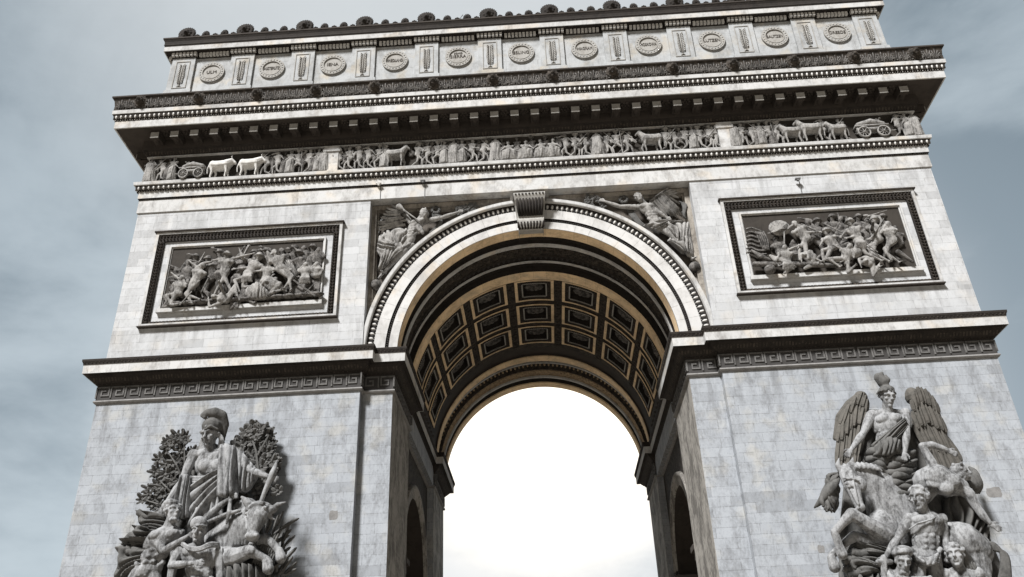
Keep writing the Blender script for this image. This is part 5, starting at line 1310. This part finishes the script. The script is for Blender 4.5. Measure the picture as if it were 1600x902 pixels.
panel_people(panelL, PL, [((470, 330), (480, 430), (430, 300), (520, 400), (470, 600), (520, 600), .05, 1), ((640, 300), (640, 420), (600, 260), (700, 380), (640, 590), (680, 600), .05, 1),
    ((770, 320), (775, 430), (720, 400), (800, 260), (760, 590), (820, 590), .05, 0), ((880, 300), (885, 420), (930, 270), (850, 400), (880, 590), (940, 590), .05, 1), ((960, 290), (955, 410), (930, 250), (1000, 380), (950, 590), (990, 590), .05, 1),
    ((1070, 280), (1090, 390), (1120, 260), (1060, 380), (1100, 560), (1130, 560), .05, 0), ((1160, 270), (1165, 380), (1130, 350), (1200, 330), None, None, .05, 1), ((1220, 262), (1222, 360), (1190, 340), (1260, 320), None, None, .05, 0),
    ((1285, 262), (1285, 360), (1250, 340), (1320, 330), None, None, .05, 1), ((335, 420), (335, 530), (300, 380), (380, 500), (320, 640), (360, 640), .05, 0)], 2)
m = MB()
a, b = PL(1150, 468, 0), PL(1332, 590, 0); box(m, a[0], b[0], -.22, 0, b[2], a[2]); box(m, a[0] - .1, b[0], -.3, 0, a[2] - .1, a[2])
m.build('carved_battlement', M_GREY, panelL, False); m = MB()
chain(m, [PL(1150, 480, .5), PL(1300, 590, .4)], [.05, .07], 5); chain(m, [PL(1290, 510, .4), PL(1210, 590, .4)], [.04, .04], 5)
m.build('carved_beam', M_GREY, panelL, False); m = MB()
for k in range(12): c = PL(330 + k * 88, 645 - k * 6.0, .25); ball(m, c, (.55, .25, .14), None, 8, 5)
m.build('carved_ground', M_GREY, panelL, True); m = MB()
chain(m, [PL(770, 255, .4), PL(800, 330, .4)], [.02, .12], 4); chain(m, [PL(535, 285, .3), PL(500, 350, .3)], [.03, .05], 5); chain(m, [PL(840, 245, .3), PL(800, 310, .3)], [.1, .04], 5)
chain(m, [PL(360, 650, .5), PL(440, 560, .5)], [.04, .04], 5); chain(m, [PL(510, 560, .55), PL(555, 470, .55)], [.05, .04], 5)
m.build('carved_weapons', M_REL, panelL, False)
m = MB(); cloth(m, [PL(820, 540, .3), PL(900, 500, .5), PL(980, 560, .3)], [PL(800, 600, .3), PL(900, 615, .4), PL(1010, 600, .3)], 7, .12, .12, .15, 71, 7)
cloth(m, [PL(1060, 320, .3), PL(1110, 340, .35), PL(1160, 390, .3)], [PL(1130, 470, .3), PL(1160, 480, .3), PL(1185, 440, .2)], 6, .12, .1, .15, 72, 7); m.build('carved_cloth', M_REL, panelL, True)
panel_people(panelR, PR, [
    ((555, 298), (632, 400), (500, 335), (712, 350), (588, 535), (725, 540), .45, 0), ((488, 452), (500, 545), (440, 520), (575, 440), (560, 575), (450, 570), .5, 0),
    ((700, 288), (700, 400), (760, 340), (650, 380), (680, 540), (740, 540), .15, 1), ((760, 352), (810, 455), (725, 430), (850, 440), (745, 545), (855, 545), .45, 1),
    ((915, 290), (975, 405), (868, 370), (905, 385), (885, 560), (1125, 535), .5, 1), ((1075, 275), (1100, 400), (1040, 240), (1060, 385), (1060, 540), (1175, 540), .35, 1),
    ((1165, 300), (1195, 410), (1130, 340), (1215, 380), (1190, 535), (1240, 545), .5, 0), ((770, 300), (800, 400), (840, 238), (730, 360), (790, 540), (830, 540), .12, 0),
    ((915, 445), (885, 530), (820, 440), (940, 500), (960, 560), (850, 575), .5, 0), ((1015, 545), (1060, 545), (990, 570), (1080, 520), (1120, 550), (1110, 575), .4, 0),
    ((860, 320), (880, 420), (820, 360), (930, 340), (860, 540), (920, 540), .12, 0), ((1010, 315), (1030, 420), (1060, 350), (980, 380), (1000, 540), (1060, 540), .12, 0),
    ((610, 500), (680, 520), (600, 540), (650, 480), (720, 545), (700, 560), .4, 0), ((430, 400), (460, 480), (400, 360), (480, 440), None, None, .12, 0)], 1)
panel_people(panelR, PR, [((640, 290), (650, 400), (600, 260), (690, 360), (650, 540), (690, 540), .05, 0), ((800, 262), (815, 370), (780, 340), (860, 330), (820, 540), (860, 540), .05, 1),
    ((855, 270), (865, 380), (830, 250), (900, 350), (870, 540), (910, 540), .05, 0), ((970, 262), (985, 370), (940, 340), (1030, 330), (980, 540), (1030, 540), .05, 1), ((1030, 280), (1045, 390), (1000, 340), (1080, 350), (1050, 540), (1090, 540), .05, 0),
    ((1130, 262), (1140, 370), (1100, 340), (1180, 330), (1140, 540), (1180, 540), .05, 1), ((1215, 330), (1235, 430), (1200, 400), (1265, 410), (1240, 545), (1270, 545), .05, 0), ((545, 420), (560, 490), (520, 470), (600, 470), (560, 560), (590, 560), .05, 0)], 3)
m = MB()
ball(m, PR(455, 322, .45), (.62, .16, .52), None, 14, 8)
for k in range(5): tube(m, spline([PR(398 + k * 6, 350 - k * 4, .6), PR(440 + k * 6, 318 - k * 4 + 22, .68), PR(505, 292 + k * 10, .6)], 4), .035, 4)
chain(m, [PR(486, 345, .7), PR(486, 432, .7)], [.04, .05], 5); chain(m, [PR(600, 295, .5), PR(720, 350, .6)], [.04, .06], 5); chain(m, [PR(1040, 245, .5), PR(1160, 205, .5)], [.06, .02], 5)
chain(m, [PR(740, 290, .5), PR(870, 352, .5)], [.035, .035], 5); chain(m, [PR(1060, 385, .6), PR(1140, 262, .6)], [.06, .03], 5); chain(m, [PR(1000, 400, .6), PR(1100, 480, .6)], [.03, .03], 5)
m.build('carved_weapons', M_REL, panelR, True)
m = MB()
chain(m, [PR(290, 560, .35), PR(560, 562, .4), PR(860, 570, .35)], [.15, .17, .12], 8); ball(m, PR(392, 595, .4), (.34, .3, .28), None, 8, 6)
chain(m, [PR(272, 468, .3), PR(330, 510, .4), PR(410, 540, .35)], [.05, .17, .06], 8); chain(m, [PR(1235, 480, .5), PR(1330, 545, .4)], [.15, .08], 8)
m.build('carved_boat', M_GREY, panelR, True); m = MB()
for k in range(7): tube(m, spline([PR(235, 330 + k * 26, .1), PR(270, 322 + k * 26, .22), PR(310, 335 + k * 27, .2), PR(345 + k * 4, 350 + k * 24, .1)], 4), .06, 5)
for k in range(5): tube(m, spline([PR(300 + k * 12, 345, .15), PR(320 + k * 14, 400, .2), PR(350 + k * 9, 470, .12)], 4), .05, 5)
m.build('carved_waves', M_GREY, panelR, True); m = MB()
ball(m, PR(955, 485, .45), (.36, .3, .32)); ball(m, PR(1040, 545, .4), (.36, .25, .28)); ball(m, PR(1195, 350, .6), (.24, .16, .26))
m.build('carved_drum', M_REL, panelR, True)

# ------------------------------------------------------------------ the procession in the frieze
FH = 1.93
def soldier_mesh(kind):
    m = MB(); hs = .26; r_ = random.Random(kind)
    V = lambda x, z, y=-.2: np.array((x, y, z))
    if kind == 0: human(m, V(.05, 1.66), V(-.02, .93), (V(.35, 1.1, -.32), V(-.25, 1.0)), (V(-.33, .1), V(.3, .1)), leg_side=(-1, -1), hs=hs, face=(1, -.4, 0), hair=1)
    elif kind == 1: human(m, V(.1, 1.62), V(0, .92), (V(.42, 1.3, -.3), V(.3, 1.05, -.3)), (V(-.38, .1), V(.22, .1)), leg_side=(-1, -1), hs=hs, face=(1, -.4, 0), hair=0); ball(m, V(.1, 1.74), (.15, .16, .12)); ball(m, V(.1, 1.70), (.22, .2, .03))
    elif kind == 2: human(m, V(0, 1.68), V(0, .95), (V(-.3, 1.0, -.3), V(.32, 1.02, -.3)), (V(-.14, .1), V(.16, .1)), hs=hs, hair=1, nude=False); cloth(m, [V(-.22, .98, -.3), V(0, 1.0, -.42), V(.22, .98, -.3)], [V(-.3, .15, -.25), V(0, .12, -.4), V(.3, .15, -.25)], 4, .06, .04, .1, 3, 6)
    elif kind == 3: human(m, V(.15, 1.55), V(-.1, .9), (V(.5, 1.0, -.3), V(.4, .8, -.3)), (V(-.42, .1), V(.25, .1)), leg_side=(-1, -1), hs=hs, face=(1, -.2, -.3), hair=1); chain(m, [V(-.2, 1.7, -.35), V(.5, .8, -.35)], [.025, .025], 5)
    elif kind == 4: human(m, V(-.05, 1.64), V(.02, .93), (V(-.4, 1.5, -.3), V(.3, 1.2, -.3)), (V(-.25, .1), V(.36, .1)), leg_side=(1, 1), hs=hs, face=(-1, -.3, 0), hair=1)
    elif kind == 5: human(m, V(0, 1.2), V(.05, .5), (V(-.35, .7, -.35), V(.4, .6, -.35)), (V(-.35, .1, -.3), V(.45, .1, -.3)), hs=hs, hair=1, kne=(V(-.25, .55, -.45), V(.3, .6, -.45))); cloth(m, [V(-.3, .6, -.4), V(0, .62, -.5), V(.35, .6, -.4)], [V(-.4, .1, -.25), V(0, .05, -.4), V(.5, .1, -.25)], 5, .07, .04, .1, 5, 6)
    elif kind == 6: human(m, V(0, 1.65), V(.0, .93), (V(.2, 1.75, -.3), V(-.28, 1.0, -.3)), (V(-.2, .1), V(.25, .1)), hs=hs, face=(.3, -1, 0), hair=0); ball(m, V(0, 1.76), (.16, .16, .14)); chain(m, [V(.24, .5, -.35), V(.2, 1.9, -.35)], [.025, .03], 5)
    elif kind == 7:   # draped, from the back
        human(m, V(0, 1.62), V(0, .9), (V(-.3, 1.3, -.3), V(.3, 1.3, -.3)), (), hs=hs, face=(-.5, -1, 0), hair=2, nude=False); cloth(m, [V(-.26, 1.3, -.3), V(0, 1.32, -.42), V(.26, 1.3, -.3)], [V(-.42, .05, -.2), V(0, .03, -.38), V(.42, .05, -.2)], 6, .08, .04, .1, 9, 8)
    return remeshed('procession_figure', m, .032, M_REL, frieze, 0)
def beast_mesh(kind):
    m = MB(); V = lambda x, z, y=-.3: np.array((x, y, z))
    ox = kind == 'ox'
    chain(m, [V(-.75, 1.05), V(-.2, 1.0), V(.4, 1.05)], [.34, .37, .36], 10); ball(m, V(-.78, 1.1), (.32, .28, .36))
    if ox:
        chain(m, [V(.4, 1.1), V(.75, 1.3)], [.36, .26]); chain(m, [V(.85, 1.35), V(1.1, 1.2)], [.19, .12]); chain(m, [V(.85, 1.5, -.4), V(.8, 1.65, -.45), V(.92, 1.75, -.45)], [.05, .04, .02], 5); chain(m, [V(.8, 1.5, -.2), V(.72, 1.68, -.25)], [.05, .02], 5)
    else:
        chain(m, [V(.4, 1.1), V(.75, 1.45), V(.85, 1.62)], [.33, .22, .15]); chain(m, [V(.86, 1.66), V(1.15, 1.45)], [.14, .09]); cap(m, V(.82, 1.75), V(.8, 1.85), .04, .02, 5)
        for k in range(6): ball(m, V(.4 + .07 * k, 1.4 + .07 * k), (.09, .1, .09), None, 6, 4)
    for (hx, kx, fx, yy) in ((-.8, -.72, -.82, -.4), (-.7, -.5, -.58, -.15), (.42, .5, .42, -.42), (.38, .72 if not ox else .5, .62, -.15)):
        chain(m, [V(hx, .95, yy), V(kx, .5, yy), V(fx, .1, yy)], [.2, .1, .06], 7); ball(m, V(fx + .03, .06, yy), (.09, .08, .06), None, 6, 4)
    chain(m, [V(-1.08, 1.2), V(-1.2, .8), V(-1.15, .45)], [.07, .06, .05], 5)
    return remeshed(kind, m, .035, M_REL, frieze, 1)
def cart_mesh():
    m = MB(); V = lambda x, z, y=-.3: np.array((x, y, z))
    box(m, -1.0, 1.0, -.42, -.02, .62, .92); box(m, -1.08, 1.08, -.48, -.02, .92, 1.02)
    for cx in (-.62, .62):
        v = []; n = 24; y0, y1 = -.56, -.46
        for r in (.42, .33):
            for y in (y0, y1): v += [(cx + r * math.cos(2 * PI * i / n), y, .42 + r * math.sin(2 * PI * i / n)) for i in range(n)]
        f = []
        for i in range(n):
            j = (i + 1) % n
            for a, b in ((0, 1), (1, 3), (3, 2), (2, 0)): f.append((a * n + i, a * n + j, b * n + j, b * n + i))
        m.add(v, f); ball(m, (cx, -.52, .42), (.09, .09, .09))
        for k in range(8): w = PI * k / 4 + .2; cap(m, (cx, -.51, .42), (cx + .36 * math.cos(w), -.51, .42 + .36 * math.sin(w)), .03, .025, 5)
    chain(m, [V(-1.0, .5), V(1.5, .6)], [.04, .04], 5)
    chain(m, [V(-.8, 1.15), V(0, 1.3), V(.8, 1.15)], [.16, .24, .14], 8)
    human(m, V(.7, 1.62, -.25), V(.3, 1.2, -.25), (V(.2, 1.5), V(.9, 1.2)), (V(-.4, 1.15, -.3), V(-.3, 1.2, -.3)), hs=.2, hair=1)
    return m.build('procession_cart', M_REL, frieze, True)
def stele_mesh():
    m = MB(); box(m, -.42, .42, -.34, 0, 0, 1.5); box(m, -.52, .52, -.42, 0, 1.5, 1.62); box(m, -.46, .46, -.38, 0, 1.62, 1.95); ball(m, (-.45, -.25, 1.7), (.16, .16, .16)); ball(m, (.45, -.25, 1.7), (.16, .16, .16))
    return m.build('carved_altar', M_TRIM, frieze, False)
FZ = 34.36
sol = [soldier_mesh(k) for k in range(8)]; ox = beast_mesh('ox'); hrs = beast_mesh('horse'); crt = cart_mesh(); stl = stele_mesh()
seen = set()
def fx(pxx):  # position along the frieze of a photo column
    yy = 284 - (pxx - 225) * (284 - 214) / 1215.0
    return at(pxx, yy, .2)[0]
def setf(o, x, y=0.0, flip=False, sc=1.0, mt=None, rz=0, sx=1.0):
    if o.name in seen or mt is not None or rz: c = o.copy(); COL.objects.link(c)
    else: c = o; seen.add(o.name)
    c.location = (x, y, FZ + .0); c.scale = ((-sc if flip else sc) * sx, 1, sc); c.rotation_euler = (0, 0, rz)
    if mt is not None: c.data = c.data.copy(); c.data.materials.clear(); c.data.materials.append(mt)
    return c
front = [(232, 7, 0), (250, 3, 1), (267, 2, 0), (413, 3, 1), (432, 4, 0), (452, 2, 0), (464, 6, 0), (481, 0, 0), (496, 2, 1), (505, 7, 0),
         (529, 1, 1), (545, 0, 1), (561, 1, 1), (575, 4, 0), (592, 6, 0), (600, 2, 0), (652, 1, 0), (668, 0, 1), (684, 6, 0), (694, 2, 0), (709, 7, 0), (722, 2, 0), (738, 0, 0), (757, 3, 0), (775, 7, 1), (795, 5, 0), (823, 5, 1), (846, 5, 0), (866, 5, 1), (886, 4, 0), (899, 1, 0), (916, 3, 1), (935, 7, 0), (951, 3, 0), (966, 6, 0), (983, 3, 0),
         (1042, 1, 0), (1056, 3, 1), (1074, 0, 0), (1086, 2, 0), (1098, 1, 1), (1112, 0, 0), (1122, 3, 1), (1151, 7, 0), (1162, 0, 0), (1180, 3, 0), (1193, 2, 1), (1205, 6, 0), (1218, 1, 0), (1292, 4, 0), (1322, 3, 1), (1409, 4, 1), (1424, 2, 0), (1435, 7, 0)]
for pxx, k, fl in front: setf(sol[k], fx(pxx), 0, bool(fl), 1.06 if k != 5 else 1.2)
dim = {}
r3 = random.Random(77)
for k in (1, 2, 4, 6):
    dm = sol[k].data.copy(); dm.materials.clear(); dm.materials.append(M_GREY); dim[k] = dm
for pxx in (241, 259, 422, 442, 472, 488, 537, 553, 568, 584, 660, 676, 700, 716, 730, 748, 766, 785, 809, 834, 856, 876, 908, 925, 943, 974, 1050, 1066, 1092, 1106, 1171, 1187, 1211, 1417):
    k = r3.choice((1, 2, 4, 6)); c_ = sol[k].copy(); COL.objects.link(c_); c_.data = dim[k]; c_.location = (fx(pxx), .09, FZ + r3.uniform(.0, .1)); c_.scale = (r3.choice((-1, 1)) * .95, .9, 1.04)
r_ = random.Random(19); back = MB()
for pxx in list(range(415, 505, 15)) + list(range(535, 770, 15)) + list(range(890, 1120, 16)) + list(range(1155, 1330, 16)):
    # heads and shoulders of the rank behind
    c = np.array((fx(pxx + r_.uniform(-3, 3)), -.08, FZ + 1.55 + r_.uniform(-.06, .1)))
    b_ = MB(); head(back, c, .24, (r_.choice((-1, 1)) * .8, -.6, 0), (0, 0, 1), 1); ball(back, c - np.array((0, 0, .38)), (.26, .12, .26), None, 8, 6)
back.build('rear_rank_heads', M_GREY, frieze, True)
oxm = ox.data.materials; oxm.clear(); oxm.append(M_PALE)
for pxx in (345, 392): setf(ox, fx(pxx), 0, False, .92, sx=.80)
setf(hrs, fx(620), -.0, False, .95, sx=.7); setf(hrs, fx(1018), 0, True, .95, sx=.75); setf(hrs, fx(1238), 0, True, .86, sx=.75); setf(hrs, fx(1268), -.05, True, .98, sx=.75); setf(hrs, fx(1310), 0, True, .85, sx=.7)
setf(crt, fx(300), 0, True, .88, sx=.85); setf(crt, fx(1366), 0, False, .98, sx=.95)
for pxx in (517, 1137): setf(stl, fx(pxx), 0)
for s in (-1, 1):
    for k in range(5): 
        c = sol[(k * 3) % 8].copy(); COL.objects.link(c); c.location = (s * HW, 1.2 + 4.6 * k, FZ); c.rotation_euler = (0, 0, s * PI / 2)

# ------------------------------------------------------------------ small things on the wall
def lampthing(x, y, d, label, k, tilt):
    u = .6
    r = empty('floodlight', tuple(at(x, y, d))); r['label'] = label; r['category'] = 'floodlight'; r['group'] = 'small fittings on the architrave'
    p = at(x, y, d); m = MB(); box(m, p[0] - .15, p[0] + .15, p[1] - .16, p[1] + .05, p[2] - .02, p[2] + .04); prism(m, [(p[0] - .13, p[2] - .02), (p[0] + .13, p[2] - .02), (p[0] + .03, p[2] - .13), (p[0] - .03, p[2] - .13)], 1, p[1] - .14, p[1])
    m.build('lamp_head', k, r)
    m = MB(); chain(m, [np.array((p[0] + .1, -.1, p[2] + .2)), np.array((p[0] + .1, -.1, p[2] - 1.2))], [.02, .02], 5); m.build('cable', M_LAMP, r)
lampthing(592, 288, .2, 'small pale floodlight on the architrave above the trumpeting winged figure', M_PALE, 0)
lampthing(661, 284, .2, 'small black floodlight on the architrave, left of the keystone', M_LAMP, 0)
lampthing(1246, 281, .2, 'small black floodlight high on the right pavilion above its relief', M_LAMP, 0)
# repairs let into the masonry
def repair(x0, y0, x1, y1):
    a, b = at(x0, y0, 0), at(x1, y1, 0); m = MB(); v = []
    r2 = random.Random(int(x0)); n = 14; cx, cz, hx, hz = (a[0] + b[0]) / 2, (a[2] + b[2]) / 2, abs(b[0] - a[0]) / 2, abs(a[2] - b[2]) / 2
    pts = []
    for k in range(n):
        w = 2 * PI * k / n; c_, s_ = math.cos(w), math.sin(w); q = 1 / max(abs(c_), abs(s_)); pts.append((cx + c_ * q * hx * r2.uniform(.85, 1.05), cz + s_ * q * hz * r2.uniform(.8, 1.05)))
    prism(m, pts, 1, -.006, .01); m.build('repair_patch', M_MEAN2, arch)
for q in ((1538, 762, 1568, 777), (1276, 852, 1290, 864), (514, 798, 528, 812)): repair(*q)
